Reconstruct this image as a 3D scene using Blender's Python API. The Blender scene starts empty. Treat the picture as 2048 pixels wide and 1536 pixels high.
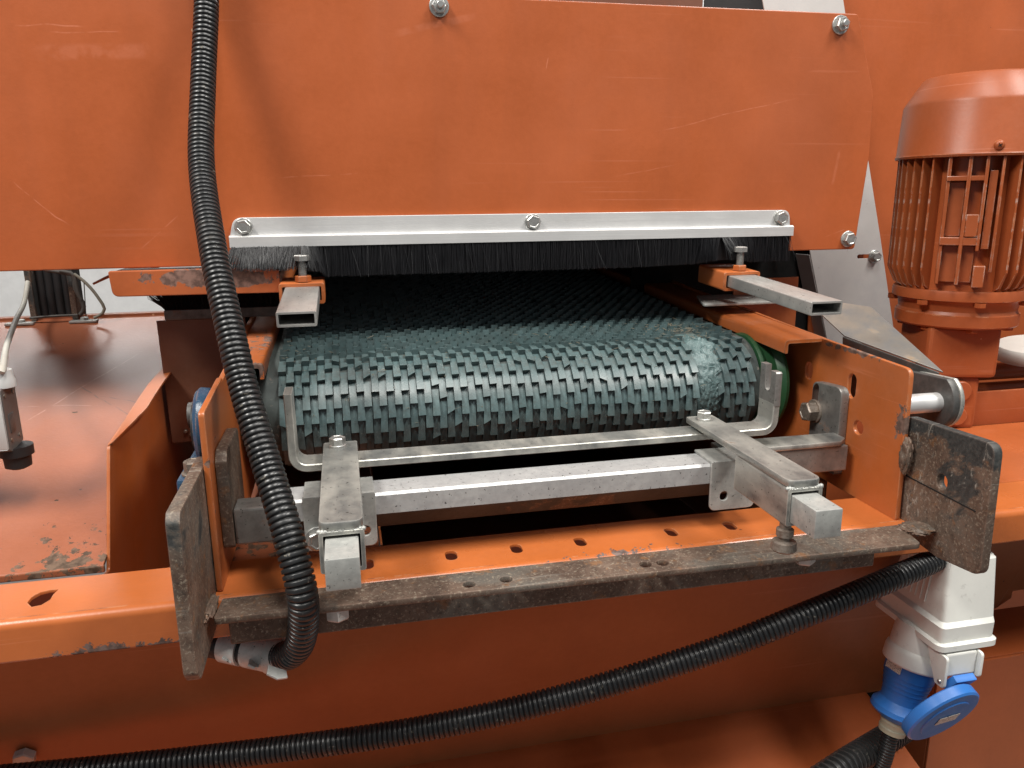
import bpy, bmesh, math, random
import numpy as np
from mathutils import noise as mnoise
from mathutils import Vector, Matrix
from mathutils.geometry import tessellate_polygon

random.seed(7)
rng = np.random.default_rng(7)
S = bpy.context.scene
COL = S.collection

# ------------------------------------------------------------------ camera
F_PX, W_PX, H_PX = 1535.0, 2048.0, 1536.0          # focal length in photo pixels, photo size
RIGHT = Vector((0.9768, -0.2139, -0.0096)).normalized()
DOWN = Vector((-0.0594, -0.2275, -0.9720)).normalized()
FWD = RIGHT.cross(DOWN).normalized()
DOWN = FWD.cross(RIGHT).normalized()
EYE = Vector((0.0, -0.80, 0.0))
cam_data = bpy.data.cameras.new("camera")
cam_data.sensor_width = 36.0
cam_data.lens = 36.0 * F_PX / W_PX
cam_data.clip_start = 0.01
cam_data.clip_end = 100.0
cam = bpy.data.objects.new("camera", cam_data)
m = Matrix.Identity(4)
for i, v in enumerate((RIGHT, -DOWN, -FWD)):
    m[0][i], m[1][i], m[2][i] = v
m.translation = EYE
cam.matrix_world = m
COL.objects.link(cam)
S.camera = cam
cam_data.dof.use_dof = False

# ------------------------------------------------------------------ world, lamps, exposure
w = bpy.data.worlds.new("World")
S.world = w
w.use_nodes = True
w.node_tree.nodes["Background"].inputs[0].default_value = (0.93, 0.95, 1.0, 1)
w.node_tree.nodes["Background"].inputs[1].default_value = 0.23
S.view_settings.view_transform = 'Standard'
S.view_settings.look = 'None'
S.view_settings.exposure = 0.0
S.view_settings.gamma = 1.0


def area_lamp(name, loc, target, sx, sy, watts, color=(1, .965, .91)):
    d = bpy.data.lights.new(name, 'AREA')
    d.shape = 'RECTANGLE'
    d.size, d.size_y = sx, sy
    d.energy = watts
    d.color = color
    o = bpy.data.objects.new(name, d)
    o.location = loc
    if target is not None:
        o.rotation_euler = (Vector(target) - Vector(loc)).to_track_quat('-Z', 'Y').to_euler()
    COL.objects.link(o)
    return o


# fluorescent fittings on the hall ceiling, all pointing straight down
area_lamp("ceiling_lamp", (-1.50, -1.00, 1.95), None, 0.45, 1.1, 100)
area_lamp("ceiling_lamp", (1.50, -1.10, 1.85), None, 0.45, 1.1, 62)
area_lamp("ceiling_lamp", (0.25, -.95, 1.90), None, 0.45, 1.1, 37)
area_lamp("ceiling_lamp", (-1.2, 2.35, 1.95), None, 1.5, 0.35, 33, (1.0, .975, .94))
area_lamp("ceiling_lamp", (2.0, 2.2, 1.9), None, 2.0, 0.3, 38, (1.0, .975, .94))

# ------------------------------------------------------------------ helpers


def at(px, py, X=None, Y=None, Z=None):
    """The point of the plane X=, Y= or Z= that the photo shows at pixel (px, py)."""
    d = RIGHT * ((px - W_PX / 2) / F_PX) + DOWN * ((py - H_PX / 2) / F_PX) + FWD
    if X is not None:
        t = (X - EYE.x) / d.x
    elif Y is not None:
        t = (Y - EYE.y) / d.y
    else:
        t = (Z - EYE.z) / d.z
    return EYE + d * t


def thing(name, label, cat, loc=(0, 0, 0), group=None):
    o = bpy.data.objects.new(name, None)
    o.empty_display_size = 0.01
    o.location = loc
    o['label'] = label
    o['category'] = cat
    if group:
        o['group'] = group
    COL.objects.link(o)
    return o


def tag(o, label, cat, group=None):
    o['label'] = label
    o['category'] = cat
    if group:
        o['group'] = group
    return o


def finish(me, angle=32, smooth=True):
    if smooth:
        me.polygons.foreach_set('use_smooth', [True] * len(me.polygons))
        me.set_sharp_from_angle(angle=math.radians(angle))
    me.update()


def world_loc(o):
    v = Vector(o.location)
    while o.parent is not None:
        o = o.parent
        v = v + Vector(o.location)
    return v


def link_mesh(name, me, mat, parent=None, label=None, kind=None, loc=None):
    """Vertices are in world coordinates unless loc is given."""
    o = bpy.data.objects.new(name, me)
    if mat is not None and not me.materials:
        me.materials.append(mat)
    if parent is not None:
        o.parent = parent
        base = world_loc(parent)
        o.location = (Vector(loc) if loc is not None else Vector((0, 0, 0))) - base
    elif loc is not None:
        o.location = loc
    if label:
        o['label'] = label
    if kind:
        o['kind'] = kind
    COL.objects.link(o)
    return o


def bm_mesh(bm, name, angle=32, smooth=True):
    me = bpy.data.meshes.new(name)
    bmesh.ops.recalc_face_normals(bm, faces=bm.faces)
    bm.to_mesh(me)
    bm.free()
    finish(me, angle, smooth)
    return me


def bm_box(bm, x0, x1, y0, y1, z0, z1, bevel=0.0, seg=2, M=None):
    r = bmesh.ops.create_cube(bm, size=1.0)
    vs = r['verts']
    for v in vs:
        v.co = Vector(((x0 + x1) / 2 + v.co.x * (x1 - x0), (y0 + y1) / 2 + v.co.y * (y1 - y0),
                       (z0 + z1) / 2 + v.co.z * (z1 - z0)))
    if bevel > 0:
        es = list({e for v in vs for e in v.link_edges})
        r2 = bmesh.ops.bevel(bm, geom=es, offset=bevel, segments=seg, profile=0.5, affect='EDGES')
        vs = list(set([v for v in r2['verts']] + [v for v in vs if v.is_valid]))
    if M is not None:
        for v in vs:
            v.co = M @ v.co
    return vs


def box(name, x0, x1, y0, y1, z0, z1, mat, parent=None, bevel=0.0008, M=None, label=None):
    bm = bmesh.new()
    bm_box(bm, x0, x1, y0, y1, z0, z1, bevel, 2, M)
    me = bm_mesh(bm, name)
    if bevel > 0:
        ext = sorted((abs(x1 - x0), abs(y1 - y0), abs(z1 - z0)))
        lim = max(1e-9, (ext[0] - 2.2 * bevel)) * max(1e-9, (ext[1] - 2.2 * bevel)) * .8
        if ext[0] > 3 * bevel:
            nor = np.zeros(len(me.loops) * 3, np.float32)
            me.corner_normals.foreach_get('vector', nor)
            nor = nor.reshape(-1, 3)
            rot = (M.to_3x3() if M is not None else Matrix.Identity(3))
            ax_ = [rot.col[i].normalized() for i in range(3)]
            for p in me.polygons:
                if max(abs(p.normal.dot(a)) for a in ax_) > .9995:
                    nor[p.loop_start:p.loop_start + p.loop_total] = p.normal
            me.normals_split_custom_set([tuple(q) for q in nor])
    return link_mesh(name, me, mat, parent, label)


def rounded(pts, r):
    """Round the corners of a closed polygon; r is one radius or one per corner."""
    n = len(pts)
    out = []
    for i in range(n):
        p = Vector(pts[i][:2])
        a = Vector(pts[i - 1][:2])
        b = Vector(pts[(i + 1) % n][:2])
        ri = r[i] if isinstance(r, (list, tuple)) else r
        u = (a - p)
        v = (b - p)
        if ri <= 0:
            out.append(p)
            continue
        la, lb = u.length, v.length
        u.normalize()
        v.normalize()
        ang = math.acos(max(-1, min(1, u.dot(v))))
        d = min(ri / max(math.tan(ang / 2), 1e-4), la * .48, lb * .48)
        p0, p1 = p + u * d, p + v * d
        for k in range(6):
            t = k / 5
            q = p0 * (1 - t) ** 2 + p * 2 * t * (1 - t) + p1 * t ** 2
            out.append(q)
    return out


def slot2(cx, cy, lx, ly, n=8):
    """Stadium outline of full size lx, ly."""
    r = min(lx, ly) / 2
    out = []
    for k in range(4 * n):
        a = 2 * math.pi * (k + .5) / (4 * n)
        x, y = r * math.cos(a), r * math.sin(a)
        x += math.copysign(max(lx / 2 - r, 0), math.cos(a))
        y += math.copysign(max(ly / 2 - r, 0), math.sin(a))
        out.append(Vector((cx + x, cy + y)))
    return out


def plate_mesh(name, outline, holes, th, origin, u, v, bevel=0.0006):
    """Sheet with holes: outline in (u, v) from origin, its front at origin, th deep along u x v reversed."""
    cu = bpy.data.curves.new(name, 'CURVE')
    cu.dimensions = '2D'
    cu.fill_mode = 'BOTH'
    cu.extrude = max(th / 2 - bevel, 1e-5)
    cu.bevel_depth = bevel
    cu.bevel_resolution = 1
    for loop in [outline] + list(holes):
        sp = cu.splines.new('POLY')
        sp.points.add(len(loop) - 1)
        for q, p in zip(loop, sp.points):
            p.co = (q[0], q[1], 0, 1)
        sp.use_cyclic_u = True
    tmp = bpy.data.objects.new(name, cu)
    me0 = tmp.to_mesh()
    me = me0.copy()
    tmp.to_mesh_clear()
    bpy.data.objects.remove(tmp)
    bpy.data.curves.remove(cu)
    me.name = name
    u, v = Vector(u).normalized(), Vector(v).normalized()
    n = u.cross(v)
    M = Matrix.Identity(4)
    for i, a in enumerate((u, v, n)):
        M[0][i], M[1][i], M[2][i] = a
    M.translation = Vector(origin) - n * (th / 2)
    me.transform(M)
    bm = bmesh.new()
    bm.from_mesh(me)
    bmesh.ops.remove_doubles(bm, verts=bm.verts, dist=1e-6)
    bmesh.ops.recalc_face_normals(bm, faces=bm.faces)
    bm.to_mesh(me)
    bm.free()
    finish(me, 28)
    nor = np.zeros(len(me.loops) * 3, np.float32)
    me.corner_normals.foreach_get('vector', nor)
    nor = nor.reshape(-1, 3)
    for p in me.polygons:
        if abs(p.normal.dot(n)) > .9995:
            nor[p.loop_start:p.loop_start + p.loop_total] = p.normal
    me.normals_split_custom_set([tuple(q) for q in nor])
    return me


def plate_y(name, pts, Y, th, mat, parent=None, holes=(), r=0.0, label=None, bevel=0.0006):
    """Sheet standing across the view with its front at Y; pts are (x, z)."""
    o = rounded(pts, r) if r else [Vector(p[:2]) for p in pts]
    me = plate_mesh(name, o, holes, th, (0, Y, 0), (1, 0, 0), (0, 0, 1), bevel)
    return link_mesh(name, me, mat, parent, label)


def plate_x(name, pts, X, th, mat, parent=None, holes=(), r=0.0, label=None, bevel=0.0006):
    """Sheet standing along the view, occupying X .. X + th; pts are (y, z)."""
    o = rounded(pts, r) if r else [Vector(p[:2]) for p in pts]
    me = plate_mesh(name, o, holes, th, (X + th, 0, 0), (0, 1, 0), (0, 0, 1), bevel)
    return link_mesh(name, me, mat, parent, label)


def plate_z(name, pts, Z, th, mat, parent=None, holes=(), r=0.0, label=None, bevel=0.0006):
    """Sheet lying flat with its top at Z; pts are (x, y)."""
    o = rounded(pts, r) if r else [Vector(p[:2]) for p in pts]
    me = plate_mesh(name, o, holes, th, (0, 0, Z), (1, 0, 0), (0, 1, 0), bevel)
    return link_mesh(name, me, mat, parent, label)


def sheet4(name, quad, th, mat, parent=None, label=None, bevel=0.0004):
    """A flat sheet through points (first three give its plane)."""
    p = [Vector(q) for q in quad]
    u = (p[1] - p[0]).normalized()
    n = u.cross(p[2] - p[0]).normalized()
    v = n.cross(u)
    o = [((q - p[0]).dot(u), (q - p[0]).dot(v)) for q in p]
    me = plate_mesh(name, [Vector(a) for a in o], (), th, p[0], u, v, bevel)
    return link_mesh(name, me, mat, parent, label)


def spline(pts, step):
    """Catmull-Rom through pts, resampled evenly."""
    P = [Vector(p) for p in pts]
    P = [P[0] * 2 - P[1]] + P + [P[-1] * 2 - P[-2]]
    fine = []
    for i in range(1, len(P) - 2):
        for k in range(40):
            t = k / 40
            a, b, c, d = P[i - 1], P[i], P[i + 1], P[i + 2]
            fine.append(0.5 * ((2 * b) + (c - a) * t + (2 * a - 5 * b + 4 * c - d) * t * t + (3 * b - a - 3 * c + d) * t ** 3))
    fine.append(P[-2])
    out, acc = [fine[0]], 0.0
    for a, b in zip(fine, fine[1:]):
        seg = (b - a).length
        while acc + seg >= step:
            f = (step - acc) / seg
            a = a.lerp(b, f)
            out.append(a.copy())
            seg = (b - a).length
            acc = 0.0
        acc += seg
    return out


def sweep_mesh(name, pts, radii, nseg=20, caps=True):
    """Round tube along pts with one radius per point."""
    n = len(pts)
    tang = [(pts[min(i + 1, n - 1)] - pts[max(i - 1, 0)]).normalized() for i in range(n)]
    ref = Vector((0, 0, 1)) if abs(tang[0].z) < .9 else Vector((1, 0, 0))
    u = tang[0].cross(ref).normalized()
    verts, faces = [], []
    for i in range(n):
        t = tang[i]
        u = (u - t * u.dot(t)).normalized()
        v = t.cross(u)
        for k in range(nseg):
            a = 2 * math.pi * k / nseg
            verts.append(pts[i] + (u * math.cos(a) + v * math.sin(a)) * radii[i])
    for i in range(n - 1):
        for k in range(nseg):
            a, b = i * nseg + k, i * nseg + (k + 1) % nseg
            faces.append((a, b, b + nseg, a + nseg))
    if caps:
        faces.append(tuple(range(nseg - 1, -1, -1)))
        faces.append(tuple(range((n - 1) * nseg, n * nseg)))
    me = bpy.data.meshes.new(name)
    me.from_pydata([tuple(q) for q in verts], [], faces)
    return me


def tube(name, pts, r, mat, parent=None, nseg=12, step=0.006, label=None):
    p = spline(pts, step) if len(pts) > 2 else [Vector(q) for q in pts]
    me = sweep_mesh(name, p, [r] * len(p), nseg)
    finish(me, 50)
    return link_mesh(name, me, mat, parent, label)


def hose_mesh(name, pts, ro, ri, pitch, nseg=24):
    prof = [(0.00, ri), (0.10, ri), (0.20, ri + (ro - ri) * .85), (0.32, ro), (0.72, ro), (0.84, ri + (ro - ri) * .85), (0.94, ri)]
    sub = 12
    p = spline(pts, pitch / sub)
    keep, rad = [], []
    for i, q in enumerate(p):
        t = (i % sub) / sub
        for (a, r), (b, r2) in zip(prof, prof[1:] + [(1.0, ri)]):
            if a <= t < b + 1e-9:
                f = (t - a) / max(b - a, 1e-6)
                keep.append(q)
                rad.append(r + (r2 - r) * f)
                break
    sel = [i for i in range(len(keep)) if (i % sub) in (0, 1, 2, 3, 4, 8, 9, 10, 11)]
    me = sweep_mesh(name, [keep[i] for i in sel], [rad[i] for i in sel], nseg)
    finish(me, 70)
    return me


def lathe_mesh(name, prof, axis_o, axis_d, nseg=48, angle=35):
    """Revolve (distance along axis, radius) about an axis."""
    o, d = Vector(axis_o), Vector(axis_d).normalized()
    ref = Vector((0, 0, 1)) if abs(d.z) < .9 else Vector((1, 0, 0))
    u = d.cross(ref).normalized()
    v = d.cross(u)
    verts, faces = [], []
    for h, r in prof:
        for k in range(nseg):
            a = 2 * math.pi * k / nseg
            verts.append(tuple(o + d * h + (u * math.cos(a) + v * math.sin(a)) * max(r, 1e-5)))
    for i in range(len(prof) - 1):
        for k in range(nseg):
            a, b = i * nseg + k, i * nseg + (k + 1) % nseg
            faces.append((a, b, b + nseg, a + nseg))
    faces.append(tuple(range(nseg - 1, -1, -1)))
    faces.append(tuple(range((len(prof) - 1) * nseg, len(prof) * nseg)))
    me = bpy.data.meshes.new(name)
    me.from_pydata(verts, [], faces)
    bm = bmesh.new()
    bm.from_mesh(me)
    bmesh.ops.remove_doubles(bm, verts=bm.verts, dist=2e-5)
    bmesh.ops.recalc_face_normals(bm, faces=bm.faces)
    bm.to_mesh(me)
    bm.free()
    finish(me, angle)
    return me


def frame_from(d):
    d = Vector(d).normalized()
    ref = Vector((0, 0, 1)) if abs(d.z) < .9 else Vector((0, 1, 0))
    u = ref.cross(d).normalized()
    v = d.cross(u)
    M = Matrix.Identity(4)
    for i, a in enumerate((u, v, d)):
        M[0][i], M[1][i], M[2][i] = a
    return M


_bolt_cache = {}
VARS = [(0, 0, 4, 0, 0), (.0006, .08, 4, .0004, .0008), (.0002, .05, 4, -.0005, -.0003), (.0014, .20, 4, .0002, .0015), (.0005, .95, 4, 0, .0006), (.0010, -.7, 4, -.0003, .0004), (.0022, .4, 4, .0006, .0026)]
WTS = (.30, .20, .20, .12, .07, .07, .04)


def bolt_mesh(af, hh, wr, wt, stud=0.0, sr=0.003, dome=0.0):
    """Hex head af across flats, hh high, on a washer; a stud end may stand out of it."""
    key = (af, hh, wr, wt, stud, sr)
    if key in _bolt_cache:
        return _bolt_cache[key]
    bm = bmesh.new()

    def ring(r, z, n, off=0.0):
        return [bm.verts.new((r * math.cos(2 * math.pi * k / n + off), r * math.sin(2 * math.pi * k / n + off), z)) for k in range(n)]

    def loft(a, b):
        n = len(a)
        for k in range(n):
            bm.faces.new((a[k], a[(k + 1) % n], b[(k + 1) % n], b[k]))
    if wr > 0:
        a, b, c = ring(wr, 0, 28), ring(wr, wt * .8, 28), ring(wr - wt * .25, wt, 28)
        loft(a, b)
        loft(b, c)
        bm.faces.new(c)
    R = af / math.sqrt(3)
    a, b = ring(R, wt, 6), ring(R, wt + hh * .86, 6)
    c = ring(R * .88, wt + hh, 6)
    loft(a, b)
    loft(b, c)
    d = ring(R * .72, wt + hh, 6)
    loft(c, d)
    e = ring(R * .66, wt + hh * .95, 6)
    loft(d, e)
    bm.faces.new(e)
    if stud > 0:
        a, b, c = ring(sr, wt + hh * .9, 16), ring(sr, wt + hh + stud * .8, 16), ring(sr * .75, wt + hh + stud, 16)
        loft(a, b)
        loft(b, c)
        bm.faces.new(c)
    me = bm_mesh(bm, "hex_bolt", 30)
    _bolt_cache[key] = me
    return me


def bolt(parent, loc, direction, mat, af=0.013, hh=0.0055, wr=0.0, wt=0.0012, stud=0.0, sr=0.003, spin=0.0, name="hex_bolt", label=None):
    me = bolt_mesh(af, hh, wr, wt, stud, sr)
    o = link_mesh(name, me, None, parent, label, loc=loc)
    o.rotation_euler = (frame_from(direction) @ Matrix.Rotation(spin, 4, 'Z')).to_euler()
    if not me.materials:
        me.materials.append(mat)
    elif me.materials[0] is not mat:
        me2 = me.copy()
        me2.materials.clear()
        me2.materials.append(mat)
        o.data = me2
    return o


# ------------------------------------------------------------------ materials


class NT:
    def __init__(self, name):
        self.m = bpy.data.materials.new(name)
        self.m.use_nodes = True
        self.t = self.m.node_tree
        self.b = self.t.nodes["Principled BSDF"]
        self.co = self.t.nodes.new('ShaderNodeTexCoord').outputs['Object']

    def n(self, typ, **kw):
        nd = self.t.nodes.new(typ)
        for k, v in kw.items():
            if k.startswith('i_'):
                nd.inputs[k[2:]].default_value = v
            else:
                setattr(nd, k, v)
        return nd

    def l(self, a, b):
        self.t.links.new(a, b)

    def mapping(self, scale, rot=(0, 0, 0), loc=(0, 0, 0), src=None):
        nd = self.n('ShaderNodeMapping')
        nd.inputs['Scale'].default_value = scale
        nd.inputs['Rotation'].default_value = rot
        nd.inputs['Location'].default_value = loc
        self.l(src or self.co, nd.inputs['Vector'])
        return nd.outputs[0]

    def noise(self, scale, detail=4, rough=.55, dist=0.0, vec=None):
        nd = self.n('ShaderNodeTexNoise')
        nd.inputs['Scale'].default_value = scale
        nd.inputs['Detail'].default_value = detail
        nd.inputs['Roughness'].default_value = rough
        nd.inputs['Distortion'].default_value = dist
        self.l(vec or self.co, nd.inputs['Vector'])
        return nd.outputs['Fac']

    def ramp(self, fac, a, b, va=0.0, vb=1.0):
        nd = self.n('ShaderNodeMapRange')
        nd.inputs['From Min'].default_value = a
        nd.inputs['From Max'].default_value = b
        nd.inputs['To Min'].default_value = va
        nd.inputs['To Max'].default_value = vb
        self.l(fac, nd.inputs['Value'])
        return nd.outputs[0]

    def math(self, op, a, b=None):
        nd = self.n('ShaderNodeMath', operation=op)
        for i, x in enumerate((a, b)):
            if x is None:
                continue
            if isinstance(x, (int, float)):
                nd.inputs[i].default_value = x
            else:
                self.l(x, nd.inputs[i])
        return nd.outputs[0]

    def mix(self, fac, a, b):
        nd = self.n('ShaderNodeMix', data_type='RGBA')
        for s, x in (('Factor', fac), ('A', a), ('B', b)):
            sock = [q for q in nd.inputs if q.name == s and (q.type == 'RGBA' if s != 'Factor' else q.type == 'VALUE')][0]
            if isinstance(x, (int, float)):
                sock.default_value = x
            elif isinstance(x, tuple):
                sock.default_value = (*x[:3], 1)
            else:
                self.l(x, sock)
        return [q for q in nd.outputs if q.type == 'RGBA'][0]

    def edge(self, radius=0.002):
        """1 on convex and concave edges, 0 on flats."""
        bv = self.n('ShaderNodeBevel', samples=4)
        bv.inputs['Radius'].default_value = radius
        ge = self.n('ShaderNodeNewGeometry')
        d = self.n('ShaderNodeVectorMath', operation='DOT_PRODUCT')
        self.l(bv.outputs[0], d.inputs[0])
        self.l(ge.outputs['Normal'], d.inputs[1])
        return self.math('SUBTRACT', 1.0, d.outputs['Value'])

    def ball(self, c, s):
        """1 at the centre of an ellipsoid, 0 at its skin and beyond."""
        v = self.mapping(tuple(1 / q for q in s), loc=tuple(-a / q for a, q in zip(c, s)))
        ln = self.n('ShaderNodeVectorMath', operation='LENGTH')
        self.l(v, ln.inputs[0])
        return self.ramp(ln.outputs['Value'], 0.0, 1.0, 1.0, 0.0)

    def bump(self, h, strength=.2, dist=0.001):
        nd = self.n('ShaderNodeBump')
        nd.inputs['Strength'].default_value = strength
        nd.inputs['Distance'].default_value = dist
        self.l(h, nd.inputs['Height'])
        self.l(nd.outputs[0], self.b.inputs['Normal'])

    def out(self, color=None, rough=None, metal=None, spec=None, coat=None):
        for sock, x in (('Base Color', color), ('Roughness', rough), ('Metallic', metal), ('Specular IOR Level', spec), ('Coat Weight', coat)):
            if x is None:
                continue
            if isinstance(x, tuple):
                self.b.inputs[sock].default_value = (*x[:3], 1)
            elif isinstance(x, (int, float)):
                self.b.inputs[sock].default_value = x
            else:
                self.l(x, self.b.inputs[sock])
        return self.m


def scratches(t, angle, density=.69, scale=(2.0, 1.0, 260.0), mod=9.0):
    v = t.mapping(scale, rot=angle)
    warp = t.noise(1.0, 2, .5, 1.2, v)
    s = t.ramp(warp, density, density + .03)
    low = t.ramp(t.noise(mod, 2, .5), .52, .66)
    return t.math('MULTIPLY', s, low)


def paint(name, base, rough=.36, chips=.0, edge=.5, scratch=.5, zones=(), chip_col=(.075, .05, .042), bumpy=.10, dust=.0, spec=.5, lines=(), axes=(0, 2)):
    t = NT(name)
    big = t.noise(7, 5, .6)
    fine = t.noise(160, 3, .6)
    dark = tuple(c * .87 for c in base)
    lite = tuple(min(1, c * 1.10 + .006) for c in base)
    col = t.mix(t.ramp(big, .3, .7), dark, lite)
    col = t.mix(t.math('MULTIPLY', t.ramp(fine, .35, .75), .22), col, tuple(c * 1.25 + .01 for c in base))
    pale = tuple(min(1, c * 1.25 + .07) for c in base)
    smear = t.ramp(t.noise(1.0, 5, .62, .6, t.mapping((16, 16, 2.2))), .50, .72)
    smut = t.ramp(t.noise(3.3, 6, .66, .3), .50, .70)
    col = t.mix(t.math('MULTIPLY', smear, .16), col, tuple(c * .62 + .012 for c in base))
    col = t.mix(t.math('MULTIPLY', smut, .32), col, tuple(c * .70 + .020 for c in base))
    if scratch > 0:
        s1 = scratches(t, (.3, .35, .1), .72, (3.0, 3.0, 150.0))
        s2 = scratches(t, (.2, -.75, .3), .67, (2.0, 3.0, 190.0), 6)
        s3 = scratches(t, (.1, 1.15, .0), .68, (2.4, 3.0, 210.0), 5)
        sc = t.math('MULTIPLY', t.math('MAXIMUM', t.math('MAXIMUM', s1, s2), s3), scratch)
        col = t.mix(sc, col, pale)
        vo = t.n('ShaderNodeTexVoronoi', feature='F1')
        vo.inputs['Scale'].default_value = 34
        t.l(t.co, vo.inputs['Vector'])
        sep = t.n('ShaderNodeSeparateColor')
        t.l(vo.outputs['Color'], sep.inputs[0])
        pick = t.math('GREATER_THAN', sep.outputs[0], .70)
        near = t.math('LESS_THAN', vo.outputs['Distance'], t.math('MULTIPLY', sep.outputs[1], .058))
        dot = t.math('MULTIPLY', pick, near)
        dcol = t.mix(t.math('GREATER_THAN', sep.outputs[2], .5), (.60, .36, .22), (.07, .03, .02))
        col = t.mix(t.math('MULTIPLY', dot, .8), col, dcol)
    if lines:
        sx = t.n('ShaderNodeSeparateXYZ')
        t.l(t.co, sx.inputs[0])
        wob = t.ramp(t.noise(9, 3), 0, 1, -.012, .012)
        U = t.math('ADD', sx.outputs[axes[0]], wob)
        W = t.math('ADD', sx.outputs[axes[1]], t.math('MULTIPLY', wob, .6))
        brk = t.ramp(t.noise(60, 3, .6), .38, .55)
        for (u0, w0), (u1, w1), wd, al, lc in lines:
            L = math.hypot(u1 - u0, w1 - w0)
            du, dw = (u1 - u0) / L, (w1 - w0) / L
            a_ = t.math('SUBTRACT', U, u0)
            b_ = t.math('SUBTRACT', W, w0)
            al_ = t.math('ADD', t.math('MULTIPLY', a_, du), t.math('MULTIPLY', b_, dw))
            pe = t.math('ABSOLUTE', t.math('SUBTRACT', t.math('MULTIPLY', a_, dw), t.math('MULTIPLY', b_, du)))
            on = t.math('MULTIPLY', t.ramp(pe, wd * .5, wd, 1, 0), t.math('MULTIPLY', t.ramp(al_, 0, L * .15), t.ramp(al_, L * .85, L, 1, 0)))
            col = t.mix(t.math('MULTIPLY', t.math('MULTIPLY', on, brk), al), col, pale if lc == 0 else (.09, .05, .035))
    cn = t.noise(85, 7, .68, .4)
    mask = None
    if chips > 0:
        mask = t.ramp(cn, .74 - .16 * chips, .755 - .16 * chips)
    if edge > 0:
        em = t.math('MULTIPLY', t.ramp(t.edge(.0022), .03, .22), t.ramp(t.noise(38, 5, .65), .60 - .22 * edge, .64 - .22 * edge))
        ecol = t.mix(t.ramp(t.noise(70, 3), .45, .6), (.50, .26, .15), chip_col)
        col = t.mix(t.math('MULTIPLY', em, .85), col, ecol)
    for c, s, amt in zones:
        z = t.math('MULTIPLY', t.ball(c, s), amt)
        zm = t.ramp(t.math('ADD', cn, t.math('MULTIPLY', z, .5)), .70, .715)
        mask = zm if mask is None else t.math('MAXIMUM', mask, zm)
    r = t.ramp(big, .3, .7, rough - .05, rough + .07)
    if mask is not None:
        ccol = t.mix(t.ramp(t.noise(150, 4), .4, .6), chip_col, tuple(c * 2.2 + .01 for c in chip_col))
        col = t.mix(mask, col, ccol)
        r = t.math('ADD', r, t.math('MULTIPLY', mask, .35))
    if dust > 0:
        col = t.mix(t.math('MULTIPLY', t.ramp(t.noise(22, 6, .7), .4, .75), dust), col, (.30, .24, .19))
    h = t.noise(330, 2, .5)
    if mask is not None:
        h = t.math('SUBTRACT', h, t.math('MULTIPLY', mask, 2.5))
    t.bump(h, bumpy, .0006)
    return t.out(col, r, 0.0, spec)


ORANGE = (.390, .089, .022)
M = {}
M['orange'] = paint("orange_paint", ORANGE, .36, edge=.35, scratch=.4)
M['orange_cover'] = paint("orange_cover_paint", ORANGE, .36, edge=.35, scratch=.4, lines=[
    ((-.285, .022), (-.245, -.020), .0006, .7, 0), ((-.06, .020), (.03, .026), .0005, .5, 0), ((.33, .068), (.50, .105), .0005, .6, 0), ((.06, .155), (.14, .172), .004, .25, 0),
    ((-.26, .128), (-.15, .135), .008, .28, 0), ((-.27, .150), (-.21, .152), .0007, .6, 0), ((-.245, .145), (-.18, .149), .0006, .5, 0), ((.21, .125), (.213, .138), .0006, .6, 0),
    ((-.19, -.045), (-.15, -.012), .0006, .5, 0), ((.28, .02), (.36, .035), .0005, .4, 0), ((.545, .01), (.552, .05), .002, .35, 0), ((.545, -.045), (.572, -.036), .0006, .5, 0)])
M['orange_worn'] = paint("worn_orange_paint", (.42, .108, .023), .33, edge=.75, scratch=.5, chips=.12, dust=.12,
                       zones=(((.462, -.185, -.1415), (.03, .085, .0055), .75), ((.462, -.253, -.190), (.03, .016, .024), .8), ((-.10, -.24, -.20), (.02, .03, .06), .35), ((-.078, -.03, -.130), (.03, .10, .02), .55), ((-.080, -.112, -.145), (.02, .008, .02), .6)), chip_col=(.085, .05, .038))
M['orange_gloss'] = paint("glossy_orange_paint", (.325, .074, .020), .38, edge=.45, scratch=.5, spec=.32, dust=.06)
M['orange_shelf'] = paint("orange_shelf_paint", (.39, .098, .027), .24, edge=.4, scratch=.5)
M['orange_beam'] = paint("orange_beam_paint", (.445, .118, .027), .28, edge=.55, scratch=.4, chips=.05,
                         zones=(((-.16, -.266, -.309), (.12, .02, .012), .55), ((.20, -.262, -.278), (.12, .012, .006), .5)))
M['hopper'] = paint("hopper_paint", (.285, .088, .040), .33, edge=.5, scratch=.9, chips=.10, bumpy=.16, spec=.34,
                    zones=(((-.225, -.185, -.275), (.075, .075, .06), .50), ((-.06, -.17, -.28), (.2, .09, .05), .45)), chip_col=(.060, .036, .022), axes=(0, 1), lines=[((-.33, .01), (-.24, .16), .0012, .8, 0), ((-.29, .10), (-.20, .00), .0010, .6, 1), ((-.215, .03), (-.19, .15), .0022, .8, 1), ((-.26, .07), (-.205, .045), .001, .6, 1), ((-.36, .06), (-.25, .05), .001, .6, 0)])
M['orange_bar'] = paint("orange_bar_paint", (.42, .105, .03), .35, edge=.5, scratch=.3,
                        zones=(((-.122, -.016, -.0712), (.088, .05, .0135), 1.25),), chip_col=(.11, .06, .045))
M['orange_dull'] = paint("dull_orange_paint", (.37, .115, .037), .42, edge=.3, scratch=.3)


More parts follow.
